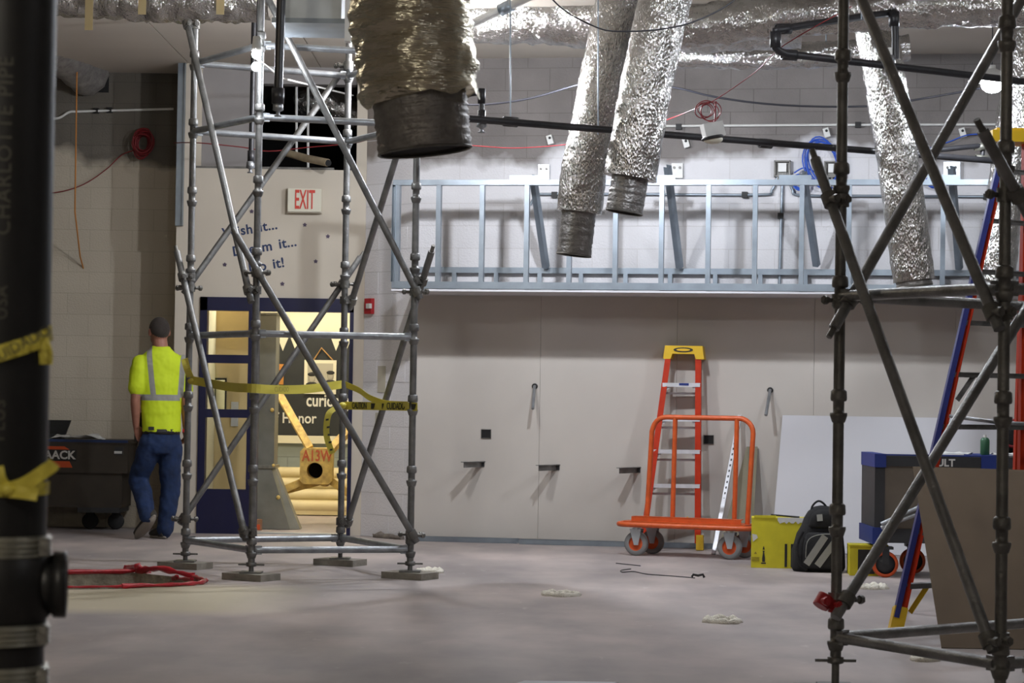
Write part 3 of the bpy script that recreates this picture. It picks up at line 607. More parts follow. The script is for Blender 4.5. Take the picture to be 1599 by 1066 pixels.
scaffold(PL, 4.02, .2, [(a, c, z) for a, c in (('FL', 'FR'), ('RL', 'FL'), ('RL', 'RR'), ('RR', 'FR')) for z in (.205, 3.2, 3.7)] + [('FL', 'FR', 1.7), ('RL', 'FL', 1.7)],
         [('RL', 3.98, 'FL', 2.0, .0, .1, .06), ('RL', 2.13, 'FL', .33, .22, .06, .06), ('FL', 4.08, 'FR', 2.02, .05, .06, .06), ('FL', 2.12, 'FR', .31, .3, .06, .06),
          ('RR', 3.78, 'RL', 2.05, .05, .05, .06), ('RR', 2.12, 'RL', .36, .26, .05, .06), ('FR', 3.66, 'RR', 2.0, .0, .08, .06), ('FR', 2.1, 'RR', .33, .25, .05, .06)],
         MT['galv_dark'], MT['galv_dark'], MT['galv'], 'grey steel scaffold tower standing in front of the exit doorway')
for k, lb in (('FL', 'front left'), ('RL', 'rear left'), ('FR', 'front right'), ('RR', 'rear right')):
    p = PL[k]; t = tag(MB().box(V((0, 0, .024)), .34, .22, .046).build('sole_board', MT['plank']), 'wooden sole board under the %s post of the scaffold by the door' % lb, 'board', 'sole boards under the left scaffold')
    t.location = p+V((.0, -.0, 0)); t.rotation_euler = (0, 0, math.radians(-32 if k[0] == 'F' else -25)); t.data.transform(Matrix.Identity(4))
PA, PB = fl(1304, 1088), fl(1561, 1140); ACd = V((math.sin(math.radians(52)), math.cos(math.radians(52)), 0))*1.55
PR = {'A': PA, 'B': PB, 'C': PA+ACd, 'D': PB+ACd}
rs = scaffold(PR, 4.0, .255, [(a, c, z) for a, c in (('A', 'B'), ('A', 'C'), ('B', 'D'), ('C', 'D')) for z in (.262, 1.758, 3.258)],
         [('A', 2.18, 'B', .36, .22, .05, .06), ('A', 3.36, 'B', 1.66, .1, .08, .06), ('A', .43, 'C', 2.15, .1, .1, -.06), ('A', 1.74, 'C', 3.74, .16, .1, -.06), ('B', 2.13, 'D', .4, .32, .05, .06)],
         MT['galv_old'], MT['galv_mid'], MT['galv_mid'], 'dark steel scaffold tower close to the camera at right')
for o in list(rs.children):
    pass
clamp(rs, PA+ZZ*.40, ZZ, PA+ZZ*.42+V((-.06, -.02, 0)), V((.5, .3, .8)).normalized(), MT['red'], 'red_clamp')
for k, lb in (('A', 'front left'), ('B', 'nearest'), ('C', 'rear right'), ('D', 'far right')):
    t = tag(MB().box(V((0, 0, .024)), .34, .22, .046).build('sole_board', MT['plank']), 'wooden sole board under the %s post of the right scaffold' % lb, 'board', 'sole boards under the right scaffold'); t.location = PR[k]
# ================================================================ ducts
def flex(name, pts, r, label, core=None, mt='foil', n=40, jit=.035, seg=.03, ragged=0.0, wrinkle=.05, cmt='core', squash=1.0, seed=1, fold=0.0):
    rr = random.Random(seed); path = smooth_path(pts, 8); L = sum((path[i+1]-path[i]).length for i in range(len(path)-1)); k = max(8, int(L/seg))
    # resample
    acc = [0]
    for i in range(len(path)-1): acc.append(acc[-1]+(path[i+1]-path[i]).length)
    P = []
    for i in range(k+1):
        d = L*i/k; j = max(x for x in range(len(acc)) if acc[x] <= d+1e-9); j = min(j, len(path)-2)
        P.append(mix(path[j], path[j+1], (d-acc[j])/max(acc[j+1]-acc[j], 1e-6)))
    t = thing(name, P[0], label, 'duct'); vs = []; prev = None
    def crump(i, a, sd):
        q = V((math.cos(a)*2.2+sd*7, math.sin(a)*2.2, i*seg*9)); q2 = V((math.cos(a)*7, math.sin(a)*7+sd, i*seg*28)); return noise.noise(q)*wrinkle*1.1+noise.noise(q2)*wrinkle*.75
    for i, p in enumerate(P):
        tg = (P[min(i+1, k)]-P[max(i-1, 0)]).normalized()
        x = (tg.orthogonal() if prev is None else prev-tg*prev.dot(tg)).normalized(); prev = x; y = tg.cross(x)
        for a in range(n):
            an = 2*math.pi*a/n; R = r*(1+fold*(noise.noise(V((i*.30+.8*math.sin(an+seed), math.cos(an)*.7, seed)))+.6*noise.noise(V((i*.62, math.sin(an)*1.6, math.cos(an)*1.6))))+crump(i, an, seed)+rr.uniform(-jit, jit)*.5); q = p+x*math.cos(an)*R+y*math.sin(an)*R
            if ragged and i == k: q = q+tg*(noise.noise(V((math.cos(an)*1.8, math.sin(an)*1.8, seed)))*ragged*2.2)
            q.z = p.z+(q.z-p.z)*squash; vs.append(q)
    fs = [(i*n+a, i*n+(a+1) % n, (i+1)*n+(a+1) % n, (i+1)*n+a) for i in range(k) for a in range(n)]
    m = MB(); m.add(vs, fs, True); m.add([P[k]+(v-P[k])*1.0 for v in vs[-n:]], [tuple(range(n))[::-1]])
    m.build('foil_jacket', MT[mt], t)
    if name == 'wrapped_duct':
        for fr_ in (.3, .7): Q_ = P[int(k*fr_)]; MB().tube([Q_+ZZ*(r*.8), V((Q_.x, Q_.y, CEIL))], .006, 6).build('hanger_strap', MT['galv_stud'], t)
    if core:
        cr, cl = core; tg = (P[-1]-P[-6]).normalized(); cp = [P[-4]+tg*(cl+.1)*j/40 for j in range(41)]
        m = MB(); ra = [cr*(1+.010*math.sin(j*.9+noise.noise(V((j*.3, seed, 0)))*3)+rr.uniform(-.006, .006)) for j in range(41)]; m.tube(cp, ra, 28, cap=False, jit=.022)
        m.add([cp[-1]+tg.orthogonal().normalized()*0]*0, []) if False else None
        m.build('inner_core', MT[cmt], t)
        MB().ring(cp[-1], tg, cr*.99, .006, 24, 6).build('end_wire', MT['galv_old'], t); x = tg.orthogonal().normalized(); y = tg.cross(x)
        q = MB(); q.add([cp[-3]+x*math.cos(2*math.pi*i/24)*cr*.97+y*math.sin(2*math.pi*i/24)*cr*.97 for i in range(24)], [tuple(range(24))]); q.build('shade_disc', MT['dark'], t)  # near-black disc painted as the shade inside the duct end
    return t
flex('flex_duct', [at(628, -260, 9.05), at(636, -60, 9.0), at(646, 60, 9), at(655, 152, 9)], .232, 'large wrinkled foil duct hanging nearest the camera above the scaffold', (.181, .15), 'foil_warm', 56, .02, .014, .035, .05, 'core_dk', seed=2, fold=.075)
flex('flex_duct', [at(968, -22, 17), at(958, 40, 17), at(943, 110, 17), at(926, 200, 17), at(912, 270, 17), at(904, 332, 17)], .165, 'hanging foil duct of the pair, left and lower one with a long grey end', (.125, .30), seed=5)
flex('flex_duct', [at(1050, -40, 15.5), at(1034, 20, 15.5), at(1012, 120, 15.5), at(995, 215, 15.5), at(984, 278, 15.5)], .172, 'hanging foil duct of the pair, right and higher one', (.122, .22), seed=9)
flex('flex_duct', [at(1350, -12, 17), at(1360, 20, 17), at(1376, 90, 17), at(1394, 200, 17), at(1412, 320, 17), at(1427, 438, 17)], .15, 'hanging foil duct seen through the right scaffold', (.13, .03), seed=12)
flex('flex_duct', [at(1606, 34, 18.2), at(1600, 60, 18.2), at(1588, 160, 18.2), at(1570, 300, 18.2), at(1557, 440, 18.2)], .14, 'hanging foil duct behind the tall blue ladder at far right', (.12, .03), seed=15)
flex('wrapped_duct', [at(700, 14, 18.4), at(860, 18, 18.2), at(1050, 30, 18.0), at(1250, 24, 17.9)], .255, 'big foil wrapped main duct under the ceiling at centre', None, wrinkle=.10, seed=21, jit=.02)
flex('wrapped_duct', [at(990, 82, 18.75), at(1130, 88, 18.7), at(1300, 84, 18.65), at(1420, 74, 18.6)], .10, 'thin foil wrapped branch duct below the main duct', None, wrinkle=.16, seed=24)
flex('wrapped_duct', [at(1060, 44, 16.7), at(1180, 30, 16.6), at(1330, 16, 16.3), at(1480, 8, 16.1), at(1680, 6, 15.9)], .15, 'foil wrapped duct along the top edge at right', None, wrinkle=.14, seed=27)
flex('wrapped_duct', [at(-60, -18, 17.75), at(120, -12, 17.75), at(300, -6, 17.75), at(421, -8, 17.75)], .19, 'foil wrapped duct at top left resting over the scaffold', None, wrinkle=.16, seed=31)
t = thing('flex_duct', at(150, 120, YL), 'dull foil duct end pushed through the alcove wall', 'duct')
a = at(60, 50, 20.9); e = at(140, 118, YL-.02); m = MB(); m.tube([mix(a, e, i/20) for i in range(21)], [.2*(1+.05*math.sin(i*2.1)) for i in range(21)], 20, jit=.05); m.build('foil_jacket', MT['core_dk'], t)
m = MB(); P = at(148, 122, YL); m.frame(P-V((0, .006, 0)), V((.27, 0, 0)), V((0, .01, 0)), ZZ*.27); m.build('hole_shade', MT['dark'], t)  # flat black plate painted as the shade of a hole round the duct
# tape strips on the top-left duct
for px, lb in ((139, 'left'), (222, 'middle'), (344, 'right')):
    tag(MB().frame(at(px, 6 if px > 200 else 18, 17.5), V((.06, 0, 0)), V((0, .004, 0)), ZZ*(.16 if px > 200 else .28)).build('tape_strip', mat('masking_tape', s2l(190, 172, 130), .8)), 'tan tape strip on the top left foil duct, %s one' % lb, 'tape')
# galvanised rectangular duct
d0 = thing('sheet_metal_duct', at(497, 20, 15.5), 'pale rectangular sheet metal duct at top between the scaffold posts', 'duct')
q = MB(); za = at(497, 34, 15.3).z; xa, xb = at(432, 30, 15.3).x, at(533, 30, 15.3).x; bx(xa, xb, 15.3, 15.9, za, CEIL-.02, q); q.build('duct_body', MT['sheet'], d0)
q = MB(); bx(xa-.03, xb+.03, 15.28, 15.92, za-.012, za+.02, q); bx(xa-.01, xb+.01, 15.28, 15.3, za+.28, za+.31, q); q.build('flange', MT['galv_stud'], d0)
q = MB(); bx(xb+.03, xb+.09, 15.2, 15.3, at(541, 64, 15.2).z, CEIL-.02, q); q.build('lit_edge_strip', MT['white'], d0)  # white strip standing in for a brightly lit vertical edge
# ================================================================ sprinkler pipes
def pipe(name, pts, r, label, fittings=(), heads=(), mt='black', fit='black'):
    t = thing(name, pts[0], label, 'pipe'); MB().tube(pts, r, 12).build('run', MT[mt], t)
    for c, ax in fittings: MB().lathe([(r*1.05, -.05), (r*1.4, -.05), (r*1.45, .05), (r*1.05, .05)], c, ax, 14).build('fitting', MT[fit], t)
    for c in heads:
        h = MB().cyl(V(c)+ZZ*.10, V(c)+ZZ*.04, .02, 10).build('sprinkler_drop', MT['white'], t); MB().lathe([(.0, .05), (.03, .05), (.035, .0), (.012, -.01), (.012, -.03), (.024, -.034), (.024, -.04), (0, -.04)], c, n=12).build('sprinkler_head', MT['galv'], t)
    return t
def pY(px, a, b): return a + b*(px-720)
pa, pb = at(690, 182, 15.4), at(1490, 246, 17.6); dd = (pb-pa).normalized()
pipe('sprinkler_pipe', [pa-dd*.3, pb+dd*.5], .0245, 'long black sprinkler pipe crossing in front of the back wall', [(at(797, 190, 15.7), dd), (at(1195, 224, 16.78), dd)])
up = [at(1398, 92, 15.6), at(1396, 26, 15.6), at(1378, 22, 15.6), at(1228, 44, 14.9), at(1212, 52, 14.85), at(1211, 74, 14.85), at(1226, 84, 14.9)]
p2 = at(1640, 132, 16.4); pipe('sprinkler_pipe', smooth_path(up, 4)+[p2], .025, 'black sprinkler pipe bent in a loop at upper right', [(at(1223, 45, 14.9), V((1, .3, .1))), (at(1211, 62, 14.85), ZZ), (at(1232, 86, 14.95), V((1, .3, 0))), (at(1396, 30, 15.6), ZZ)], [at(1390, 98, 15.6)])
pipe('sprinkler_pipe', [at(441, -60, 15.0), at(434, 158, 15.0)], .029, 'black vertical sprinkler drop in front of the scaffold', [(at(434, 150, 15), ZZ)], [at(434, 172, 15.0)])
pipe('sprinkler_pipe', smooth_path([at(700, 152, 15.6), at(740, 146, 15.6), at(752, 146, 15.6), at(752, 156, 15.6), at(752, 186, 15.6)], 3), .018, 'short black pipe elbow beside the nearest foil duct', [(at(752, 150, 15.6), ZZ), (at(752, 184, 15.6), ZZ)], [at(752, 198, 15.6)])
pipe('sprinkler_pipe', smooth_path([at(1390, 240, 17.6), at(1455, 235, 17.7), at(1526, 228, 17.85), at(1534, 230, 17.9), at(1534, 240, 17.9), at(1533, 250, 17.9)], 3), .02, 'upper of two pipes with a pale elbow under the glaring lamp', [(at(1531, 229, 17.87), V((1, 0, .2))), (at(1533, 247, 17.9), V((1, .3, 0)))], fit='clampband')
pipe('sprinkler_pipe', [at(397, 15, 18.4), at(392, 250, 18.4)], .02, 'small black sprinkler drop behind the scaffold left of the exit sign', [(at(392, 245, 18.4), ZZ)], [at(391, 262, 18.4)])
pipe('white_pipe', [at(722, 44, 17.2), at(880, -30, 16.8)], .032, 'pale insulated pipe running up beside the nearest foil duct', [(at(790, 12, 17.03), at(880, -30, 16.8)-at(722, 44, 17.2))], mt='white', fit='galv_stud')
# hangers, cords
for px, y0, y1, Y, lb in ((797, 60, 192, 15.7, 'thin threaded rod holding the black pipe left of the ducts'), (934, -20, 210, 16.05, 'thin threaded rod in front of the left hanging duct'), (1345, -20, 30, 15.4, 'white rod holding the upper looped pipe')):
    tag(MB().tube([at(px, -60, Y), at(px, y1, Y)], .005, 6).build('hanger_rod', MT['galv_stud']), lb, 'rod')
BW = MT['blackwire']
wire('drooping_cable', smooth_path([at(845, -20, 14.2), at(880, 15, 14.2), at(930, 42, 14.2), at(965, 49, 14.2), at(1030, 46, 14.2), at(1080, 35, 14.2), at(1130, 12, 14.2), at(1165, -15, 14.2)], 4), .005, BW, 'black cable drooping in front of the hanging foil ducts', 'cable')
wire('drooping_cable', smooth_path([at(700, 163, 18.0), at(760, 163, 18), at(830, 153, 18), at(912, 130, 18), at(960, 128, 18), at(1050, 136, 18), at(1120, 152, 18), at(1220, 164, 18), at(1350, 166, 18), at(1440, 154, 18), at(1530, 138, 17.5)], 4), .008, BW, 'long black cable swagging across the upper back wall', 'cable')
RC = MT['redcable']
wire('red_cable', smooth_path([at(700, 224, 18.2), at(760, 229, 18.2), at(810, 231, 18.2), at(890, 225, 18.2), at(960, 212, 18.2), at(1033, 190, 18.2), at(1085, 170, 16.4), at(1118, 155, 16.2), at(1180, 112, 15.8), at(1225, 70, 15.2), at(1330, 10, 15)], 4), .0035, RC, 'thin red cord strung across the upper back wall', 'cord')
t = thing('hanging_light', at(1113, 207, 16.2), 'white emergency light hanging on a red cord from the black pipe', 'light')
P = at(1113, 203, 16.2); q = MB(); q.frame(P, V((.135, .03, .03)), V((-.02, .09, 0)), V((-.025, 0, .10))); q.build('case', MT['white'], t); MB().ell(P-ZZ*.062, .072, .06, .035, 14, 8).build('lens', MT['signface'], t); MB().ring(P-ZZ*.055, (-.2, 0, 1), .07, .011, 16, 6).build('rim', MT['blk'], t)
MB().tube([P+ZZ*.04, at(1116, 190, 16.2), at(1118, 158, 16.2)], .006, 6).build('cord', RC, t)
coil('red_cable_coil', lambda k: ellipse(at(1103+R_.uniform(-8, 8), 170+R_.uniform(-5, 5), 16.15+k*.02), V((1, 0, 0)), ZZ, .055+R_.uniform(-.02, .02), .055+R_.uniform(-.015, .02), R_.uniform(0, 3)), 5, RC, 'loose red cord loops bunched on the back wall cord', .0035)
coil('red_cable_coil', lambda k: ellipse(at(222+R_.uniform(-4, 4), 223+R_.uniform(-4, 4), YL-.05-k*.01), V((1, 0, 0)), ZZ, .055+k*.003, .115+R_.uniform(-.03, .02), R_.uniform(-.2, .2)), 14, RC, 'thick red cable coil hanging on the dark alcove wall', .0065)
wire('red_cable', smooth_path([at(40, 302, YL-.08), at(90, 300, YL-.08), at(130, 288, YL-.08), at(165, 265, YL-.08), at(190, 242, YL-.08), at(212, 234, YL-.1)], 5), .005, RC, 'red cord trailing left from the coil on the alcove wall', 'cord')
wire('red_cable', smooth_path([at(272, 223, YD-.004), at(310, 223, 20.8), at(380, 230, 20.8), at(420, 236, 20.8), at(480, 230, 20.8), at(560, 222, 20.6), at(600, 205, 20)], 4), .005, RC, 'red cord stretched across the dark opening above the door', 'cord')
wire('chalk_string', [at(121, 50, 21.5), at(117, 330, 21.5), at(125, 400, 22), at(140, 455, 22.3), at(130, 560, 22.4)], .007, MT['orangestr'], 'thin orange string hanging down the alcove wall', 'string')
conduit('wall_conduit', [at(70, 186, YL-.03), at(92, 184, YL-.03), at(108, 175, YL-.03), at(125, 174, YL-.03), at(200, 172, YL-.03), at(271, 170, YL-.03)], .012, MT['white'], 'cream conduit running along the dark alcove wall', [at(150, 173, YL-.02), at(171, 172, YL-.02)])
# inside the dark opening above the door
flex('flex_duct', [at(560, 190, 22.2), at(530, 168, 22.2), at(500, 158, 22.2), at(470, 162, 22.3)], .12, 'crumpled foil duct inside the dark opening above the door', None, seed=41, wrinkle=.2)
t = thing('torn_pipe', at(445, 240, YD-.1), 'tan insulated pipe stub hanging askew above the exit sign', 'pipe'); MB().tube([at(445, 238, YD+.1), at(478, 247, YD-.1), at(512, 254, YD-.3)], .035, 12).build('pipe', mat('old_insulation', s2l(160, 146, 120), .9, 0, .2, 14), t); MB().cyl(at(511, 254, YD-.29), at(513, 254.5, YD-.31), .03, 12).build('end', MT['dark'], t)
for px, lb in ((463, 'left'), (481, 'right')): tag(MB().tube([at(px, 105, YD+.4), at(px, 262 if px > 470 else 238, YD+.4)], .012, 8).build('hanger_rod', MT['white']), 'pale rod in the dark opening above the door, %s of two' % lb, 'rod')
wire('white_cable', [at(402, 92, 15.9), at(440, 122, 17.6), at(551, 149, YD)], .008, MT['white'], 'white cable slanting across the dark opening above the door', 'cable')
# ================================================================ near plastic stack at left
PY = 4.1; pc = at(1, 500, PY); PX = pc.x; R0 = .0862
def pz(py): return at(1, py, PY).z
st = thing('drain_stack', (PX, PY, 0), 'fat black plastic drain pipe with metal clamps, nearest at left edge', 'pipe')
pp = lambda z: V((PX, PY, z))
MB().tube([pp(.0), pp(CEIL)], R0, 40).build('pipe', MT['abs'], st)
q = MB(); q.tube([pp(pz(1008)), pp(pz(965)), pp(pz(960)), pp(pz(868)), pp(pz(864))], [R0+.003, R0+.003, R0+.009, R0+.009, R0+.004], 40)
hz = pz(912); ax = V((.985, .16, 0)).normalized()
q.lathe([(.03, .03), (.046, .05), (.05, .085), (.052, .098), (.058, .10), (.058, .122), (.047, .124), (.044, .10), (.0, .098)], pp(hz), ax, 28)
q.build('tee_fitting', MT['abs'], st)
for ya, yb in ((867, 834), (1003, 971), (1070, 1036)):
    za, zb = pz(ya), pz(yb); prof = [(R0+.002, za)]
    for i in range(25): prof.append((R0+.008+.0028*math.sin(i*math.pi/3), za+(zb-za)*i/24))
    prof.append((R0+.002, zb)); MB().lathe(prof, (PX, PY, 0), n=40).build('clamp_band', MT['clampband'], st)
    MB().box((PX+R0*.97+.008, PY-.035, (za+zb)/2), .018, .02, .03).build('clamp_screw', MT['galv_old'], st)
tn = V((.23, -.97, 0)).normalized(); tx = V((tn.y, -tn.x, 0)) * 1.0
prt = mat('pipe_print', (.075, .07, .055), .6)
def ptext(s, py, size): text(s, pp(pz(py))+tn*(R0+.0005), size, ZZ, V((-1, -.23, 0)), prt, st, 'print', .0004, .0, 1.12)
ptext('CHARLOTTE PIPE', 235, .036); ptext('USA', 475, .030); ptext('ABS', 35, .026) if False else None; ptext('PLUS', 655, .03)
# ---- barrier tape ribbons
def ribbon(name, pts, wid, up, label, mt='tape', tw=None, parent=None, n=5):
    P = smooth_path(pts, n); m = MB(); vs = []; K = len(P)
    for i, p in enumerate(P):
        t = i/(K-1); u = V(up) if tw is None else (V(up)*math.cos(tw*t)+V((.3, -1, 0)).normalized()*math.sin(tw*t))
        tg = (P[min(i+1, K-1)]-P[max(i-1, 0)]).normalized(); u = (u-tg*u.dot(tg)).normalized(); nn = tg.cross(u)
        for s in (-1, 0, 1): vs.append(p+u*s*wid/2+nn*(.0018*math.sin(i*.9) if s else 0))
    for k in range(K-1):
        for s in (0, 1): m.f.append([k*3+s, k*3+s+1, k*3+s+4, k*3+s+3]); m.sm.append(False); m.mi.append(0)
    m.v = vs; o = m.build(name, MT[mt], parent); so = o.modifiers.new('thick', 'SOLIDIFY'); so.thickness = .0015; return o
def around(z0, z1, a0, a1, n=14): return [V((PX+math.cos(a0+(a1-a0)*i/n)*(R0+.004), PY-math.sin(a0+(a1-a0)*i/n)*(R0+.004), z0+(z1-z0)*i/n)) for i in range(n+1)]
t = thing('barrier_tape', pp(pz(545)), 'yellow caution tape tied round the black stack at mid height', 'tape')
ribbon('strip', around(pz(600), pz(518), math.pi, 0.05), .028, ZZ, '', parent=t); e = at(64, 522, PY)
ribbon('tail', [at(62, 520, PY-.02), at(68, 532, PY-.03), at(74, 548, PY-.03), at(74, 569, PY-.03)], .018, V((1, 0, .2)), '', parent=t)
ribbon('tail', [at(61, 526, PY-.03), at(66, 540, PY-.04), at(68, 568, PY-.04)], .014, V((1, .3, 0)), '', parent=t)
text('CUIDADO', at(30, 540, PY-R0-.012), .026, V((1, 0, .55)), ZZ, MT['tapeblk'], t, 'print', .0003, .0)
t = thing('barrier_tape', pp(pz(755)), 'yellow caution tape knotted round the black stack at low height', 'tape')
ribbon('strip', around(pz(765), pz(760), math.pi, 0.0), .022, ZZ, '', parent=t)
ribbon('tail', [at(10, 764, PY-R0-.01), at(35, 757, PY-R0-.02), at(60, 742, PY-R0-.03), at(78, 729, PY-R0-.03), at(85, 722, PY-R0-.03)], .024, V((-.3, 0, 1)), '', parent=t, tw=.5)
ribbon('tail', [at(12, 766, PY-R0-.012), at(32, 768, PY-R0-.02), at(59, 772, PY-R0-.02)], .022, ZZ, '', parent=t)
ribbon('tail', [at(12, 764, PY-R0-.012), at(2, 745, PY-R0-.02), at(-2, 728, PY-R0-.02)], .016, V((1, 0, 0)), '', parent=t)
MB().ell(at(12, 764, PY-R0-.014), .016, .012, .012).build('knot', MT['tape'], t)
# ================================================================ drywall cart
Lp, Rp = fl(960, 817, .26), fl(1172, 825, .26); cu_ = (Rp-Lp); CL = cu_.length; cu_.normalize(); cv = V((-cu_.y, cu_.x, 0))
cart = thing('drywall_cart', (Lp+Rp)/2*1.0-ZZ*.26, 'orange steel drywall cart with a tall hoop and four casters', 'cart', None, math.atan2(cu_.y, cu_.x))
def cp(s, v, z): return Lp+cu_*s+cv*v+ZZ*(z-Lp.z)
W_ = .40; rc = .12; pts = []
for cx, cy, a0 in ((CL-rc, rc, -90), (CL-rc, W_-rc, 0), (rc, W_-rc, 90), (rc, rc, 180)):
    for k in range(7): a = math.radians(a0+15*k); pts.append(cp(cx+rc*math.cos(a), cy+rc*math.sin(a), .255))
MB().tube(pts, .021, 10, closed=True).build('bumper_frame', MT['orange'], cart)
q = MB(); q.frame(cp(CL/2, W_/2, .275), cu_*(CL-.12), cv*(W_-.08), ZZ*.014); q.frame(cp(CL/2+.0, .10, .295), cu_*(CL-.22), cv*.01, ZZ*.05); q.frame(cp(CL/2, .14, .318), cu_*(CL-.24), cv*.09, ZZ*.006); q.build('deck', MT['orange'], cart)
hv = .22; hs0, hs1 = .20, CL-.055
hz_ = 1.14; rr_ = .12; hoop = [cp(hs0, hv, .27), cp(hs0+.02, hv, .6), cp(hs0+.04, hv, hz_-rr_)]
hoop = [cp(hs0, hv, .27), cp(hs0+.035, hv, hz_-rr_)]
for k in range(1, 7): a = math.radians(180-15*k); hoop.append(cp(hs0+.04+rr_+rr_*math.cos(a), hv, hz_-rr_+rr_*math.sin(a)))
for k in range(0, 7): a = math.radians(90-15*k); hoop.append(cp(hs1-rr_+.0+rr_*math.cos(a), hv, hz_-rr_+rr_*math.sin(a)))
hoop.append(cp(hs1-.04, hv, .27)); MB().tube(hoop, .021, 10).build('hoop', MT['orange'], cart)
for s in (.425, .965*CL-.165): MB().tube([cp(s, hv, .27), cp(s+.012, hv, hz_)], .02, 10).build('upright_bar', MT['orange'], cart)
for s, v in ((.17, .06), (.21, W_-.06), (CL-.19, .06), (CL-.15, W_-.06)):
    c0 = cp(s, v, .1); q = MB(); q.frame(c0+ZZ*.145, cu_*.10, cv*.09, ZZ*.01); q.cyl(c0+ZZ*.14, c0+ZZ*.115, .035, 12)
    for k in (-1, 1): q.prism([c0+cv*.032*k+cu_*-.05+ZZ*.12, c0+cv*.032*k+cu_*.05+ZZ*.12, c0+cv*.032*k+cu_*.025-ZZ*.012, c0+cv*.032*k-cu_*.012-ZZ*.012], cv*.005)
    f = q.build('caster_fork', MT['sheet'], cart)
    q = MB(); q.lathe([(.06, -.022), (.088, -.025), (.1, -.016), (.1, .016), (.088, .025), (.06, .022)], c0, cv, 24); q.build('tyre', MT['greyrub'], f)
    q = MB(); q.lathe([(.0, -.020), (.02, -.026), (.024, -.014), (.074, -.012), (.08, -.022), (.08, .022), (.074, .012), (.024, .014), (.02, .026), (0, .02)], c0, cv, 24); q.build('wheel_hub', MT['safety'], f)
# ================================================================ orange stepladder leaning on the wall
RF = fl(1093, 859); LF = fl(1001, 858); RT = wp(1094, 548, .16); LT = wp(1042, 548, .16)
ld = thing('stepladder', (LF+RF)/2, 'orange fibreglass stepladder with yellow top leaning closed behind the cart', 'ladder')
fw = V((WN.x, WN.y, 0))
for f, t_ in ((LF, LT), (RF, RT)):
    a = f+ZZ*.06; sgn = (1 if f is LF else -1)
    q = MB(); q.beam(a, t_, .012, .075, side=WU); q.beam(a+fw*.034+WU*sgn*.018, t_+fw*.034+WU*sgn*.018, .05, .006, side=WU); q.beam(a-fw*.034+WU*sgn*.012, t_-fw*.034+WU*sgn*.012, .032, .006, side=WU); q.build('side_rail', MT['ladred'], ld)
    q = MB(); q.beam(f, f+(t_-f)*.075, .06, .095, side=WU); q.build('foot', MT['yellow'], ld)
    a2, t2 = f-fw*.13+ZZ*.14+WU*.02*sgn, t_-fw*.08+WU*.01*sgn; q = MB(); q.beam(a2, t2, .012, .06, side=WU); q.beam(a2+fw*.028, t2+fw*.028, .03, .006, side=WU); q.build('rear_rail', MT['orange'], ld)
for py in (600, 655, 706, 760, 815):
    t_ = (863-py)/(863-548.0); a, c = mix(LF, LT, t_), mix(RF, RT, t_)
    q = MB(); q.beam(a+fw*.0, c, .085, .004, side=fw); q.beam(a+fw*.044-ZZ*.012, c+fw*.044-ZZ*.012, .004, .034, side=fw)
    d = (c-a).normalized()
    for e, s in ((a, 1), (c, -1)): q.beam(e+d*s*.012+fw*.03-ZZ*.07, e+d*s*.075+fw*.03-ZZ*.012, .004, .022, side=fw)
    q.build('step', MT['steel'], ld)
    if py < 800: q = MB(); q.beam(mix(LF, LT, t_-.05)-fw*.11, mix(RF, RT, t_-.05)-fw*.11, .02, .02); q.build('rear_brace', MT['steel'], ld)
q = MB(); tc_ = (LT+RT)/2+ZZ*.005; hw = (RT-LT).length/2
q.prism([tc_-WU*(hw+.03)-ZZ*.075, tc_-WU*(hw-.035)-ZZ*.075, tc_-WU*(hw-.05)-ZZ*.03, tc_+WU*(hw-.05)-ZZ*.03, tc_+WU*(hw-.035)-ZZ*.075, tc_+WU*(hw+.035)-ZZ*.075, tc_+WU*(hw+.02)+ZZ*.04, tc_-WU*(hw+.015)+ZZ*.04], -fw*.2)
q.v = [p+fw*.055 for p in q.v]; q.build('top_cap', MT['yellow'], ld)
MB().lathe([(0, .002), (.9, .002), (.9, 0)], (0, 0, 0), n=4) if False else None
pl = tc_+fw*.058+ZZ*.005; vs = [pl+WU*.085*math.cos(2*math.pi*i/24)+ZZ*.021*math.sin(2*math.pi*i/24) for i in range(24)]; q = MB().prism(vs, fw*.002); q.build('badge', MT['blk'], ld)
q = MB(); vs = [pl+fw*.002+WU*.06*math.cos(2*math.pi*i/24)+ZZ*.011*math.sin(2*math.pi*i/24) for i in range(24)]; q.prism(vs, fw*.001); q.build('badge_centre', MT['yellow'], ld)
t_ = (863-599)/(863-548.0); m_ = mix(mix(LF, LT, t_), mix(RF, RT, t_), .5)+fw*.047-ZZ*.012
MB().frame(m_, WU*.13, fw*.002, ZZ*.02).build('step_sticker', MT['toolblue'], ld); MB().frame(m_-WU*.05, WU*.03, fw*.003, ZZ*.02).build('step_sticker', MT['red'], ld)
MB().beam(mix(LF, LT, .17)*.0+mix(RF, RT, .10)-fw*.02+WU*-.02, mix(RF, RT, .16)-WU*.12-fw*.02, .02, .03).build('corner_brace', MT['yellow'], ld)
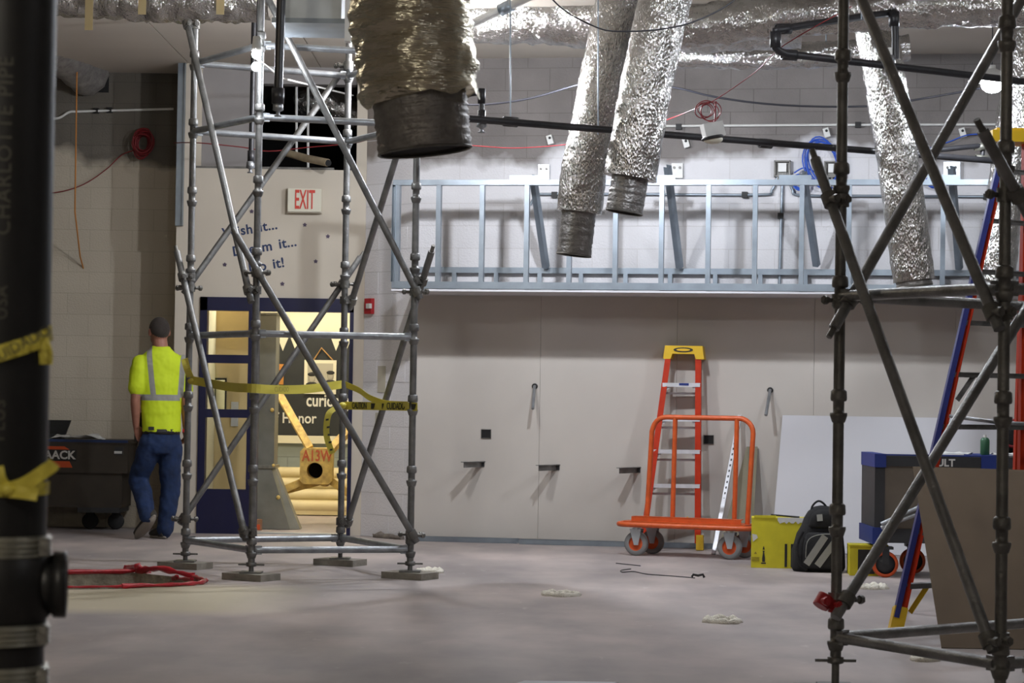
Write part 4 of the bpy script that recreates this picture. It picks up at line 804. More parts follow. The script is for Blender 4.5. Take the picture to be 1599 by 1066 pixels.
# leaning angle, offcut, big boards
a, c = fl(1114, 866), wp(1155, 648, .09); d = (c-a); sd = WU-WN*.0
t = thing('steel_angle', a, 'white perforated steel angle leaning on the wall behind the cart', 'angle'); q = MB(); q.beam(a+ZZ*.004, c, .034, .003, side=WU); q.beam(a+WU*.017+ZZ*.004, c+WU*.017, .003, .034, side=WU); q.build('angle', MT['steel'], t)
for i in range(24): P = mix(a, c, (i+.8)/25); MB().frame(P+fw*.003, WU*.012, fw*.001, d.normalized()*.022).build('slot', MT['tooldark'], t)
def panel(name, bl, br, tl, tr, th, mt, label, cat='board', back=None):
    bl, br, tl, tr = map(V, (bl, br, tl, tr)); n = (br-bl).cross(tl-bl).normalized(); n = n if n.y > 0 else -n
    q = MB().prism([bl, br, tr, tl], n*th); return tag(q.build(name, mt if isinstance(mt, list) else [mt]), label, cat)
o1 = wp(1166, 697, .05); o2 = wp(1183, 697, .05); b1 = wp(1121, 861, .38); b1.z = .004; b2 = wp(1174, 863, .38); b2.z = .004
panel('drywall_offcut', b1, b2, o1, o2, .013, MT['offcut'], 'grey tapered drywall offcut leaning behind the cart')
wl0, wl1 = wp(1222, 648, .05), wp(1645, 663, .05); wb0, wb1 = wp(1204, 868, .35), wp(1640, 878, .35); wb0.z = wb1.z = .004; wl1.z = wl0.z
panel('white_board', wb0, wb1, wl0, wl1, .013, MT['dwwhite'], 'large clean white drywall sheet leaning on the wall at right')
bl = fl(1470, 1012); tlp = at(1425, 728, bl.y+.78); br_ = bl+V((2.0, -.05, 0)); tr_ = tlp+V((2.0, -.05, -.03))
panel('brown_sheet', bl+ZZ*.004, br_+ZZ*.004, tr_, tlp, .013, MT['dwbrown'], 'brown faced drywall sheet leaning back in the right foreground')
# ================================================================ tall blue ladder
lad = thing('tall_stepladder', fl(1398, 984), 'tall fibreglass stepladder with a blue rail and yellow foot at right', 'ladder')
f0 = fl(1398, 984); f1 = fl(1592, 972); Yt = f0.y+.55; t0 = at(1568, 222, Yt); t1 = at(1602, 222, Yt+.1)
dv = V((.0, -1, 0))
q = MB(); q.beam(f0+ZZ*.07, t0, .03, .08, side=(1, 0, 0)); q.build('left_rail', MT['ladblue'], lad)
q = MB(); q.beam(f0+ZZ*.07+V((.028, .01, 0)), t0+V((.028, .01, 0)), .024, .07, side=(1, 0, 0)); q.build('left_flange', MT['ladred'], lad)
q = MB(); q.beam(f1+ZZ*.07, t1, .035, .08, side=(1, 0, 0)); q.build('right_rail', MT['ladred'], lad)
for f, t_ in ((f0, t0), (f1, t1)): MB().beam(f, mix(f, t_, .045), .075, .1, side=(1, 0, 0)).build('foot', MT['yellow'], lad)
H_ = t0.z; ns = 9
for i in range(ns):
    z = .26+.303*i; k = z/H_; k2 = z/t1.z; a, c = mix(f0, t0, k), mix(f1, t1, k2)
    q = MB(); q.beam(a, c, .08, .004, side=dv); q.beam(a+dv*.04-ZZ*.012, c+dv*.04-ZZ*.012, .004, .03, side=dv); st_ = q.build('step', MT['galv_dark'], lad)
    if i in (0, 4): q = MB(); d = (c-a).normalized(); q.beam(a+d*.03+dv*.03-ZZ*.16, a+d*.17+dv*.03-ZZ*.01, .004, .03, side=dv); q.build('step_brace', MT['yellow'] if i == 0 else MT['galv_dark'], lad)
for s, (f, t_) in ((-1, (f0, t0)), (1, (f1, t1))):
    MB().beam(f+V((.24 if s < 0 else .2, 1.15, .02)), t_+V((.03, .12, -.05)), .03, .07, side=(1, 0, 0)).build('rear_rail', MT['ladred'], lad)
MB().tube([at(1480, 649, f0.y+.75), at(1562, 660, f0.y+.45), at(1620, 662, f0.y+.5)], .011, 8).build('spreader_bar', MT['galv'], lad)
q = MB(); tc_ = (t0+t1)/2+V((.0, .05, .03)); q.box(tc_, .30, .26, .07); q.box(tc_+ZZ*.04, .24, .2, .02); q.build('top_cap', MT['yellow'], lad)
# ================================================================ boxes and backpack
def carton(px0, px1, pyb, pyt, Dp, label, rz):
    P = fl((px0+px1)/2, pyb); s = FPX/P.y; wd = (px1-px0)/s; h = (pyb-pyt)/s; t = thing('carton', P, label, 'box', None, rz)
    def l(x, y, z): ca, sa = math.cos(rz), math.sin(rz); return P+V((ca*x-sa*y, sa*x+ca*y, z))
    X, Yv = V((math.cos(rz), math.sin(rz), 0)), V((-math.sin(rz), math.cos(rz), 0))
    MB().frame(l(0, Dp/2, h/2+.001), X*wd, Yv*Dp, ZZ*h).build('body', MT['ybox'], t); return t, l, X, Yv, wd, h
t, l, X, Yv, wd, h = carton(1173, 1257, 887, 809, .26, 'big yellow carton with a torn top beside the backpack', -.10)
MB().frame(l(-wd*.25, -.0, h+.01), X*wd*.4, Yv*.01, ZZ*.02).build('flap', MT['ybox'], t)
q = MB(); n = 12; vs = [l(-wd*.02+wd*.5*i/n, -.004, h+.006) for i in range(n+1)]+[l(-wd*.02+wd*.5*i/n, -.004, h-.018-.025*abs(math.sin(i*1.2))) for i in range(n, -1, -1)]; q.prism(vs, Yv*.003); q.build('torn_edge', MT['paper'], t)
q = MB(); q.prism([l(-wd*.49, -.003, h*.68), l(-wd*.40, -.003, h*.66), l(-wd*.38, -.003, h*.6), l(-wd*.47, -.003, h*.52)], Yv*.002); q.build('torn_patch', MT['paper'], t)
MB().frame(l(wd*.14, -.002, h*.26), X*wd*.045, Yv*.003, ZZ*h*.46).build('black_stripe', MT['blk'], t); MB().frame(l(wd*.36, -.002, h*.26), X*wd*.26, Yv*.003, ZZ*h*.46).build('black_panel', MT['blk'], t)
c0 = l(-wd*.27, -.003, h*.2); q = MB(); q.prism([c0+X*a+ZZ*b for a, b in ((-.008, .065), (.008, .065), (.002, .09), (-.002, .09))], Yv*.002); q.prism([c0+X*a+ZZ*b for a, b in ((-.011, -.03), (.011, -.03), (.011, .0), (.004, .045), (.009, .055), (-.009, .055), (-.004, .045), (-.011, 0))], Yv*.002); q.prism([c0+X*a+ZZ*b for a, b in ((-.018, -.045), (.018, -.045), (.018, -.035), (-.018, -.035))], Yv*.002); q.build('bottle_symbol', MT['blk'], t)
q = MB(); c1 = l(-wd*.42, -.003, h*.2); q.prism([c1+ZZ*.03+X*a+ZZ*b for a, b in ((-.012, 0), (.012, 0), (0, .018))], Yv*.002); 
for k in range(3): q.prism([c1+X*a+ZZ*(b-.012*k) for a, b in ((-.03, 0), (.03, 0), (.03, .005), (-.03, .005))], Yv*.002)
q.build('fine_print', mat('dull_print', (.28, .22, .02), .7), t)
tag(MB().tube([l(-.06, .05, h+.022), l(.16, .05, h+.008)], .007, 8).build('black_rod', MT['blk']), 'thin black rod lying on the big yellow carton', 'rod')
t, l, X, Yv, wd, h = carton(1327, 1385, 899, 853, .34, 'smaller yellow carton with a black panel between backpack and toolbox', -.08)
MB().frame(l(-wd*.06, -.002, h*.48), X*wd*.45, Yv*.003, ZZ*h*.82).build('black_panel', MT['blk'], t); MB().frame(l(0, .1, h+.006), X*wd*1.05, Yv*.24, ZZ*.01).build('lid', MT['ybox'], t)
BP = fl(1280, 893); t = thing('backpack', BP, 'black backpack with two grey diagonal reflective stripes on the floor', 'backpack'); s = FPX/BP.y
def bp(px, py, dy=0): return V(((px-1278)/s+BP.x, BP.y+dy, (893-py)/s))
rings = []
for z, rx, ry, ox in ((.0, .19, .12, 0), (.03, .205, .135, 0), (.15, .20, .13, .0), (.28, .175, .12, .01), (.34, .15, .11, .02), (.40, .14, .10, .03), (.45, .11, .085, .03), (.485, .065, .055, .03), (.495, .02, .02, .03)):
    rings.append([BP+V((ox+rx*math.copysign(abs(math.cos(a))**.7, math.cos(a)), .1+ry*math.copysign(abs(math.sin(a))**.7, math.sin(a)), z+.004)) for a in [2*math.pi*i/28 for i in range(28)]])
MB().loft(rings).build('body', MT['cloth_blk'], t)
rings = [[BP+V((.01+rx*math.copysign(abs(math.cos(a))**.6, math.cos(a)), -.03+ry*math.copysign(abs(math.sin(a))**.6, math.sin(a)), z)) for a in [2*math.pi*i/24 for i in range(24)]] for z, rx, ry in ((.03, .14, .03), (.05, .155, .045), (.2, .15, .045), (.28, .13, .04), (.30, .10, .02))]
MB().loft(rings).build('front_pocket', MT['cloth_blk'], t)
rings = [[BP+V((.03+rx*math.cos(a), -.0+ry*math.sin(a), z)) for a in [2*math.pi*i/20 for i in range(20)]] for z, rx, ry in ((.33, .10, .02), (.35, .12, .035), (.43, .10, .035), (.47, .05, .02))]
MB().loft(rings).build('top_pocket', MT['cloth_blk'], t)
for x0, x1 in (((1255, 880), (1284, 836)), ((1272, 882), (1304, 838))):
    a, c = bp(*x0, -.077), bp(*x1, -.074); MB().beam(a, c, .052, .004, side=V((1, 0, .0))).build('reflective_stripe', MT['reflect'], t)
MB().frame(bp(1276, 808, -.037), V((.042, 0, .004)), V((0, .004, 0)), V((-.004, .006, .05))).build('patch', MT['reflect'], t)
hp = [bp(1266, 805, .08), bp(1267, 792, .08), bp(1277, 783, .08), bp(1288, 790, .08), bp(1293, 803, .08)]; MB().tube(smooth_path(hp, 4), .008, 8).build('handle', MT['cloth_blk'], t)
MB().tube(smooth_path([bp(1250, 830, -.03), bp(1241, 850, -.04), bp(1244, 875, -.04), bp(1256, 890, -.04)], 4), .014, 8).build('strap', MT['cloth_blk'], t)
MB().tube(smooth_path([bp(1254, 870, -.07), bp(1256, 845, -.082), bp(1270, 835, -.08), bp(1295, 834, -.078), bp(1302, 850, -.08), bp(1303, 870, -.08)], 4), .003, 6).build('zip', MT['reflect'], t)
# ================================================================ blue toolbox on casters (right)
G0 = fl(1372, 902); gY = G0.y; s = FPX/gY
def gx(px): return (px-799.5)/s
def gz(py): return at(1420, py, gY).z
t = thing('rolling_toolbox', (gx(1480), gY, 0), 'wide rolling toolbox with blue corners and orange rimmed casters', 'toolbox'); gl, gr = gx(1369), gx(1369)+1.55; D = .65
def gb(name, x0, x1, y0, y1, z0, z1, mt): q = MB(); bx(x0, x1, y0, y1, z0, z1, q); return q.build(name, mt, t)
gb('body', gl+.03, gr-.03, gY+.02, gY+D, gz(826), gz(728), MT['toolbrown']); gb('lid', gl, gr, gY, gY+D, gz(728), gz(712), MT['tooldark']); gb('base_rail', gl+.02, gr-.02, gY+.01, gY+D, gz(848), gz(826), MT['tooldark'])
gb('side_post', gl, gl+.075, gY+.005, gY+D, gz(826), gz(728), MT['tooldark']); gb('side_post', gr-.075, gr, gY+.005, gY+D, gz(826), gz(728), MT['tooldark'])
for x0, x1 in ((gl-.005, gl+.08), (gr-.08, gr+.005), (gl+.78, gl+.93)): gb('blue_corner', x0, x1, gY-.01, gY+D+.01, gz(730), gz(709), MT['toolblue'])
for x0, x1 in ((gl-.015, gl+.07), (gr-.07, gr+.015)): gb('blue_corner', x0, x1, gY-.01, gY+D+.01, gz(850), gz(824), MT['toolblue'])
gb('blue_strip', gl+.08, gl+.78, gY-.002, gY+.04, gz(711.5), gz(709.5), MT['toolblue'])
text('VAULT', (gx(1469), gY-.004, gz(722)), .075, (1, 0, 0), ZZ, MT['paper'], t, 'letters', bold=.03)
for k, dx in ((0, .09), (1, gr-gl-.12), (2, .36)):
    c0 = V((gl+dx, gY+(.06 if k < 2 else .45), .098)); q = MB(); q.box(c0+ZZ*.12, .11, .1, .02); q.box(c0+V((0, .04, .06)), .07, .006, .12); q.box(c0+V((0, -.04, .06)), .05, .006, .12); f = q.build('caster_fork', MT['tooldark'], t)
    MB().lathe([(.072, -.026), (.09, -.026), (.097, -.016), (.097, .016), (.09, .026), (.072, .026)], c0, (0, 1, 0), 28).build('tyre', MT['safety'], f); MB().lathe([(0, -.02), (.074, -.018), (.074, .018), (0, .02)], c0, (0, 1, 0), 24).build('wheel_hub', MT['tooldark'], f)
for k in (0, 1): MB().tube([at(1376, 824-6*k, gY-.05), at(1430, 803-9*k, gY-.10), at(1500, 772-9*k, gY-.10)], .016, 8).build('handle_bar', MT['galv'], t)
for px, wd, dpt, lb in ((1500, .22, .15, 'crumpled white paper on the rolling toolbox lid'), (1575, .18, .14, 'white paper sheet on the toolbox lid near the scaffold post')):
    q = MB(); z0 = gz(709)+.002; vs = []; N_ = 7
    for j in range(N_):
        for i in range(N_): vs.append(V((gx(px)+wd*(i/6-.5), gY+.05+dpt*j/6, z0+.004+.03*abs(noise.noise(V((i*.6, j*.6, px)))))))
    o = tag(q.add(vs, [(j*N_+i, j*N_+i+1, j*N_+N_+i+1, j*N_+N_+i) for j in range(N_-1) for i in range(N_-1)]).build('paper_sheet', MT['paper']), lb, 'paper'); o.modifiers.new('thick', 'SOLIDIFY').thickness = .001
P = V((gx(1545), gY+.12, gz(709))); t2 = thing('spray_can', P, 'green can standing on the rolling toolbox lid', 'can'); MB().lathe([(0, .001), (.033, .001), (.034, .005), (.034, .11), (.026, .125), (.015, .13), (0, .13)], P, n=18).build('can', mat('green_can', (.02, .09, .04), .4), t2); MB().cyl(P+ZZ*.13, P+ZZ*.15, .012, 10).build('cap', MT['white'], t2)
P = V((gx(1598), gY+.38, gz(709)+.16)); t2 = thing('cord_reel', P-ZZ*.15, 'black bag with a red cord loop on the toolbox at the right edge', 'bag')
MB().ell(P-ZZ*.02, .10, .09, .13, 16, 10).build('bag', MT['cloth_blk'], t2); MB().ring(P+V((0, -.09, 0)), (0, 1, .1), .10, .012, 24, 8).build('cord', MT['redcable'], t2)
# ================================================================ dark gang box at left
kY = 21.5; ks = FPX/kY
def kx(px): return at(px, 740, kY).x
def kz(py): return at(120, py, kY).z
t = thing('job_box', (kx(110), kY, 0), 'long brown steel job box on casters against the dark alcove wall', 'toolbox'); k0, k1 = kx(-20), kx(199); D = .55
def kb(name, x0, x1, y0, y1, z0, z1, mt): q = MB(); bx(x0, x1, y0, y1, z0, z1, q); return q.build(name, mt, t)
kb('body', k0, k1, kY, kY+D, kz(738), kz(692), MT['gang']); kb('lower_body', k0, kx(190), kY+.03, kY+D, kz(792), kz(738), MT['gang']); kb('lid', k0-.01, k1+.01, kY-.01, kY+D, kz(692), kz(686), MT['gang'])
kb('lid_lip', k0, k1, kY-.016, kY-.01, kz(690), kz(686), MT['letter']); kb('latch', kx(178), kx(190), kY-.012, kY, kz(707), kz(703), MT['paper']); kb('latch_plate', kx(178), kx(192), kY-.006, kY, kz(709), kz(697), MT['tooldark'])
kb('skid', kx(121), kx(187), kY+.03, kY+D, kz(800), kz(792), MT['tooldark'])
q = MB(); q.prism([V((kx(a), kY-.004, kz(b_))) for a, b_ in ((28, 730), (113, 730), (108, 720), (30, 720))], V((0, .004, 0))); q.prism([V((kx(a), kY-.004, kz(b_))) for a, b_ in ((32, 702), (108, 702), (100, 697), (36, 697))], V((0, .004, 0))); q.build('orange_badge', MT['safety'], t)
q = MB(); q.prism([V((kx(a), kY-.003, kz(b_))) for a, b_ in ((24, 720), (119, 720), (119, 702), (24, 702))], V((0, .003, 0))); q.build('badge_ground', MT['blk'], t)
text('KNAACK', (kx(80), kY-.008, kz(711)), .105, (1, 0, 0), ZZ, MT['paper'], t, 'letters', .003, .03)
for px in (133, 174, 20): c0 = V((kx(px), kY+.3, .075)); q = MB(); q.lathe([(0, -.02), (.06, -.022), (.075, -.012), (.075, .012), (.06, .022), (0, .02)], c0, (0, 1, 0), 20); q.box(c0+V((0, 0, .09)), .07, .07, .10); q.build('caster', MT['rubber'], t)
P = V((kx(76), kY+.33, kz(686))); t2 = thing('open_case', P, 'open black tool case on the job box lid', 'case'); q = MB(); q.prism([P+V((-.25, 0, .17)), P+V((.13, 0, .17)), P+V((.07, 0, .0)), P+V((-.25, 0, .0))], V((0, .04, 0))); q.build('case_lid', MT['blk'], t2); MB().box(P+V((-.1, -.06, .022)), .34, .14, .04).build('case_base', MT['blk'], t2)
q = MB(); vs = []; N_ = 10
for j in range(N_):
    for i in range(N_): vs.append(V((kx(75)+.5*i/9, kY+.02+.11*j/9, kz(686)+.004+.09*abs(noise.noise(V((i*.45, j*.5, 3.3))))*(1 if 0 < i < 9 else 0))))
o = tag(q.add(vs, [(j*N_+i, j*N_+i+1, j*N_+N_+i+1, j*N_+N_+i) for j in range(N_-1) for i in range(N_-1)], True).build('plastic_sheet', MT['paper']), 'crumpled white sheeting lying on the job box lid', 'sheet'); o.modifiers.new('thick', 'SOLIDIFY').thickness = .001
# ================================================================ tape on the left scaffold
t = thing('barrier_tape', at(395, 606, 16.1), 'yellow caution tape sagging round the scaffold posts before the doorway', 'tape')
ribbon('strip', [at(297, 593, 17.1), at(325, 598, 16.9), at(360, 604, 16.5), at(393, 606, 16.13), at(430, 608, 16.4), at(480, 607, 16.9), at(533, 600, 17.6)], .062, ZZ, '', parent=t)
ribbon('strip', [at(540, 600, 17.62), at(560, 609, 17.4), at(580, 622, 17.1), at(605, 630, 16.9), at(638, 632, 16.5)], .05, V((0, -.5, 1)), '', parent=t, tw=.5)
ribbon('tail', [at(288, 560, 17.05), at(292, 575, 17.0), at(297, 588, 17.05)], .05, V((1, 0, .3)), '', parent=t); MB().ell(at(299, 595, 17.08), .03, .025, .022).build('knot', MT['tape'], t)
text('CUIDADO', at(440, 608, 16.35), .05, at(450, 608, 16.5)-at(430, 608, 16.3), ZZ, mat('tape_print', (.35, .29, .05), .6), t, 'print', .0005)
t = thing('barrier_tape', at(600, 636, 16.8), 'taut printed yellow caution tape between right scaffold posts with a hanging end', 'tape')
a, c = at(538, 633, 17.3), at(652, 635, 16.45); ribbon('strip', [a, mix(a, c, .5), c], .058, ZZ, '', parent=t)
ribbon('tail', [at(538, 632, 17.3), at(522, 638, 17.28), at(512, 650, 17.26), at(510, 680, 17.26), at(519, 708, 17.26)], .045, V((1, 0, .15)), '', parent=t); MB().ell(at(535, 633, 17.25), .03, .03, .025).build('knot', MT['tape'], t)
dx = (c-a).normalized(); nn = V((dx.y, -dx.x, 0))
text('CUIDADO', mix(a, c, .72)+nn*.006, .068, dx, ZZ, MT['tapeblk'], t, 'print', .0004, .012, .92, sx=.85); text('CAUTION', mix(a, c, .22)+nn*.006, .066, dx, ZZ, MT['tapeblk'], t, 'print', .0004, .012, .85, sx=.8)
for k, (u0, u1) in enumerate(((.385, .44), (.535, .56), (.93, .99))):
    p0, p1 = mix(a, c, u0)+nn*.006, mix(a, c, u1)+nn*.006; MB().prism([p0-ZZ*.02, p1-ZZ*.02-dx*.02, p1+ZZ*.02, p0+ZZ*.02], nn*.001).build('black_bar', MT['tapeblk'], t)
for k in range(5): P = mix(at(511, 655, 17.24), at(517, 702, 17.24), k/4); MB().frame(P, V((.022, 0, .004)), V((0, .001, 0)), ZZ*.014).build('black_bar', MT['tapeblk'], t)
# ================================================================ corridor contents
def hp_(px, py, d=.07): return at(px, py, YH-d)
o = thing('blackboard', hp_(480, 600, .06), 'black display board on the corridor wall with chalk lettering', 'board'); q = MB(); bx(hp_(398, 600).x, hp_(575, 600).x, YH-.06, YH-.03, hp_(480, 680).z, hp_(480, 518).z, q); q.build('board', MT['board'], o)
text('curiosity', hp_(514, 626, .064), .19, (1, 0, 0), ZZ, MT['chalk'], o, 'chalk_letters', .001, .02, sx=.75); text('e of Honor', hp_(449, 653, .064), .16, (1, 0, 0), ZZ, MT['chalk'], o, 'chalk_letters', .001, .015, sx=.85)
for px in (424, 442, 462, 525, 541):
    q = MB(); a = hp_(px, 526, .065); q.prism([a+V((-.06, 0, 0)), a+V((.06, 0, 0)), a+V((0, 0, -.15))], V((0, .004, 0))); tag(q.build('pennant', MT['hallcream']), 'cream triangular pennant on the blackboard, '+{424: 'first from the left', 442: 'second from the left', 462: 'third from the left', 525: 'fourth, above the framed photo', 541: 'last, by the door jamb'}[px], 'pennant', 'pennants along the blackboard')
a0, a1, z0, z1 = hp_(475, 600).x, hp_(525, 600).x, hp_(500, 615).z, hp_(500, 562).z
o = thing('framed_photo', hp_(500, 588), 'cream framed old photo of two people hung on string', 'picture'); q = MB(); bx(a0, a1, YH-.09, YH-.07, z0, z1, q); q.build('frame', MT['hallcream'], o); q = MB(); bx(a0+.035, a1-.035, YH-.093, YH-.09, z0+.04, z1-.035, q); q.build('print', mat('photo_grey', (.42, .40, .33), .6), o)
for px, r, dz in ((487, .036, 0), (516, .034, .02)):
    P = hp_(px, 590, .096); f = MB().ell(P+ZZ*dz, r, .003, r*1.3, 14, 8).build('printed_face', mat('photo_light', (.38, .36, .30), .7), o); q = MB(); q.ell(P+ZZ*(dz+r*1.1)-V((0, .002, 0)), r*1.3, .003, r*.65, 14, 6); q.ell(P+ZZ*(dz-r*2.2), r*1.9, .003, r*1.1, 14, 6); q.build('printed_cap_and_coat', MT['blk'], f)
MB().tube([V((a0+.1, YH-.08, z1)), hp_(502, 543, .08), V((a1-.04, YH-.08, z1))], .008, 6).build('hanging_string', mat('jute', s2l(170, 130, 80), .9), o)
q = MB(); bx(hp_(426, 580).x, hp_(443, 580).x, YH-.08, YH-.06, hp_(430, 600).z, hp_(430, 568).z, q); o = thing('wall_plaque', hp_(434, 584), 'small orange wooden plaque on the blackboard', 'plaque'); q.build('plate', mat('plaque_wood', s2l(190, 130, 60), .5), o); MB().ell(hp_(434, 582, .082), .03, .004, .04).build('emblem', mat('plaque_dark', s2l(110, 70, 30), .5), o)
# bleacher planks folded against the corridor wall
o = thing('folded_bleacher', (hp_(490, 800).x, YH-.55, 0), 'cream folded bleacher seats stacked low against the corridor wall', 'bleacher')
for k in range(4):
    yb = YH-.62+.11*k; z = .05+.112*k; q = MB(); q.tube([V((-2.78, yb+.07, z+.05)), V((-1.0, yb+.07, z+.05))], .062, 14); q.build('seat_plank', MT['bench'], o)
    q = MB(); bx(-2.78, -1.0, yb+.03, YH-.08, z-.04, z+.004, q); q.build('plank_board', MT['bench'], o)
# sheet metal boot standing in the doorway
cY = YD+.75; cs = FPX/cY
def cx_(px): return at(px, 700, cY).x
def cz_(py): return at(420, py, cY).z
zf = 0.0; o = thing('sheet_metal_boot', (cx_(420), cY, 0), 'grey sheet metal duct riser with a flared foot in the doorway', 'duct')
q = MB(); bx(cx_(393), cx_(428), cY, cY+.35, cz_(727), cz_(490), q); q.build('riser', MT['sheetgrey'] if 'sheetgrey' in MT else mat('sheet_grey', (.24, .24, .21), .5, .5, .2, 5), o)
q = MB(); bx(cx_(390), cx_(431), cY-.02, cY+.37, cz_(731), cz_(726), q); bx(cx_(390), cx_(431), cY-.02, cY+.37, cz_(491), cz_(488), q); q.build('flange', MT['clampband'], o)
q = MB(); q.prism([V((cx_(393), cY, cz_(731))), V((cx_(424), cY, cz_(731))), V((cx_(455), cY, .004)), V((cx_(393), cY, .004))], V((0, .28, 0)));
q.prism([V((cx_(424), cY-.001, cz_(731))), V((cx_(430), cY+.05, cz_(731))), V((cx_(470), cY+.05, .004)), V((cx_(455), cY-.001, .004))], V((0, .2, 0))); q.build('flared_foot', mat('sheet_grey_b', (.28, .28, .24), .5, .5, .2, 5), o)
for px, py in ((424, 640), (428, 727), (436, 776)): MB().ell(V((cx_(px), cY-.01, cz_(py))), .018, .015, .02).build('bolt', MT['ysteel'], o)
P = V((cx_(403), cY-.12, 0)); o = thing('tape_roll_box', P, 'small torn brown carton with orange print beside the metal boot', 'box'); MB().box(P+ZZ*.05, .12, .1, .10, .2).build('carton', mat('kraft', s2l(150, 110, 80), .8), o); MB().box(P+V((.0, -.055, .03)), .10, .004, .05, .2).build('orange_print', MT['safety'], o)
# yellow steel stand
yY = YD+1.6
def yp(px, py, d=0.0): return at(px, py, yY+d)
fz = yp(495, 760); o = thing('yellow_stand', (yp(495, 735).x, yY, 0), 'worn yellow steel stand with a round socket and splayed legs in the doorway', 'stand')
cen = yp(495, 727); s = FPX/yY; hw = 25/s; hh = 28/s
# block with a real bore
Nn = 28; outer = []; inner = []; circ = []
rb = 12.5/s; hc = yp(493, 734)
for i in range(Nn):
    a = 2*math.pi*i/Nn; cx1, sx1 = math.cos(a), math.sin(a); m_ = max(abs(cx1), abs(sx1)); outer.append(V((cen.x+hw*cx1/m_, yY-.12, cen.z+hh*sx1/m_))); circ.append(V((hc.x+rb*cx1, yY-.12, hc.z+rb*sx1)))
q = MB(); back = [p+V((0, .24, 0)) for p in outer]; cb_ = [p+V((0, .24, 0)) for p in circ]
q.add(outer+circ+back+cb_, [(i, (i+1) % Nn, Nn+(i+1) % Nn, Nn+i) for i in range(Nn)]+[(i, 2*Nn+i, 2*Nn+(i+1) % Nn, (i+1) % Nn) for i in range(Nn)]+[(2*Nn+i, 3*Nn+i, 3*Nn+(i+1) % Nn, 2*Nn+(i+1) % Nn) for i in range(Nn)])
q.add(circ+cb_, [(i, (i+1) % Nn, Nn+(i+1) % Nn, Nn+i) for i in range(Nn)]); q.build('socket_block', MT['ysteel'], o)
MB().cyl(hc+V((0, .10, 0)), hc+V((0, .118, 0)), rb*1.0, 24).build('socket_bottom', MT['dark'], o)
text('A13W', V((cen.x+.01, yY-.122, cen.z+hh*.55)), .15, (1, 0, 0), ZZ, MT['redpaint'], o, 'stencil', .0008, .02, sx=.72)
MB().beam(yp(484, 700), yp(434, 612, .3), .07, .07, side=(1, 0, 0)).build('leg', MT['ysteel'], o)
fl_l = yp(326, 806, -.15); fl_r = yp(612, 803, -.1); fl_b = yp(395, 779, .1); fl_l.z = fl_r.z = .03
MB().beam(yp(474, 751), fl_l, .07, .07, side=(0, 1, 0)).build('leg', MT['ysteel'], o); MB().beam(yp(516, 750), fl_r, .07, .07, side=(0, 1, 0)).build('leg', MT['ysteel'], o); MB().beam(yp(498, 752), fl_b, .07, .07, side=(0, 1, 0)).build('leg', MT['ysteel'], o)
MB().beam(yp(514, 705), yp(560, 655, .3), .07, .07, side=(1, 0, 0)).build('leg', MT['ysteel'], o); MB().ell(yp(507, 755), .05, .05, .03).build('pivot', MT['ysteel'], o)
# ================================================================ floor bits
def powder_ring(px, py, w_, label, sd):
    rr = random.Random(sd); P = fl(px, py); m = MB(); n = 30; pts = []
    for i in range(n): a = 2*math.pi*i/n; k = 1+rr.uniform(-.12, .12); pts.append(P+V((math.cos(a)*w_*k, math.sin(a)*w_*1.15*k, .004)))
    m.tube(pts, [.016+rr.uniform(0, .014) for _ in range(n)], 7, closed=True, jit=.3)
    o = tag(m.build('plaster_ring', MT['powder']), label, 'debris'); return o
powder_ring(877, 929, .105, 'ring of white plaster crumbs on the floor, centre', 1); powder_ring(1128, 971, .09, 'ring of white plaster crumbs on the floor, nearest the camera', 2)
powder_ring(1359, 918, .10, 'ring of white plaster crumbs on the floor left of the tall ladder foot', 3); powder_ring(672, 893, .085, 'ring of white plaster crumbs beside the scaffold sole board', 4)
powder_ring(1442, 1031, .05, 'small plaster crumbs under the right scaffold', 5)
for px, py, label, sd in ((1440, 1031, 0, 0),): pass
wire('floor_wire', smooth_path([fl(985, 888, .004), fl(970, 890, .004), fl(972, 893, .004), fl(990, 892, .004), fl(1010, 896, .004), fl(1050, 899, .004), fl(1085, 902, .004)], 5), .0035, BW, 'thin dark wire lying on the floor in front of the cart', 'wire')
wire('floor_wire', [fl(962, 879, .004), fl(1000, 883, .004)], .0035, BW, 'short straight wire offcut on the floor behind the long wire', 'wire')
P = fl(1090, 903); tag(MB().tube([P+V((-.045, 0, .01)), P+V((-.035, 0, .028)), P+V((.0, 0, .022)), P+V((.035, 0, .03)), P+V((.045, 0, .008))], .009, 8).build('black_clip', MT['blk']), 'small black clip lying on the floor in front of the cart', 'clip')
# red plastic edging round the pit
rp = mat('red_sheet', (.50, .015, .03), .28, 0, .3, 9, coat=.3); rr = random.Random(5)
t = thing('pit_edging', PIT[2], 'torn red plastic sheeting edging the pit in the floor', 'sheeting')
def edge(pts, h, k): 
    P = smooth_path([p+ZZ*.015 for p in pts], 6); MB().tube(P, [h*(.6+rr.random()*.8) for _ in P], 8, jit=.35).build('strip', rp, t)
edge([PIT[0], PIT[1]], .013, 1); edge([PIT[1], mix(PIT[1], PIT[2], .4)+ZZ*.03, PIT[2]], .02, 2); edge([PIT[2], PIT[3]], .015, 3); edge([PIT[3], PIT[4], PIT[5]], .012, 4); edge([fl(200, 891), fl(214, 888, .03), fl(222, 894), fl(232, 899, -.02)], .026, 5); edge([PIT[2]+V((-.1, 0, 0)), fl(270, 907, -.03), fl(300, 907)], .012, 6)
edge([PIT[5], fl(120, 920), PIT[6]], .008, 7)
tag(MB().frame(fl(243, 909, -.16), V((.3, .05, 0)), V((-.03, .2, 0)), V((0, 0, .02))).build('white_offcut', MT['white']), 'white board offcut lying in the pit', 'offcut')
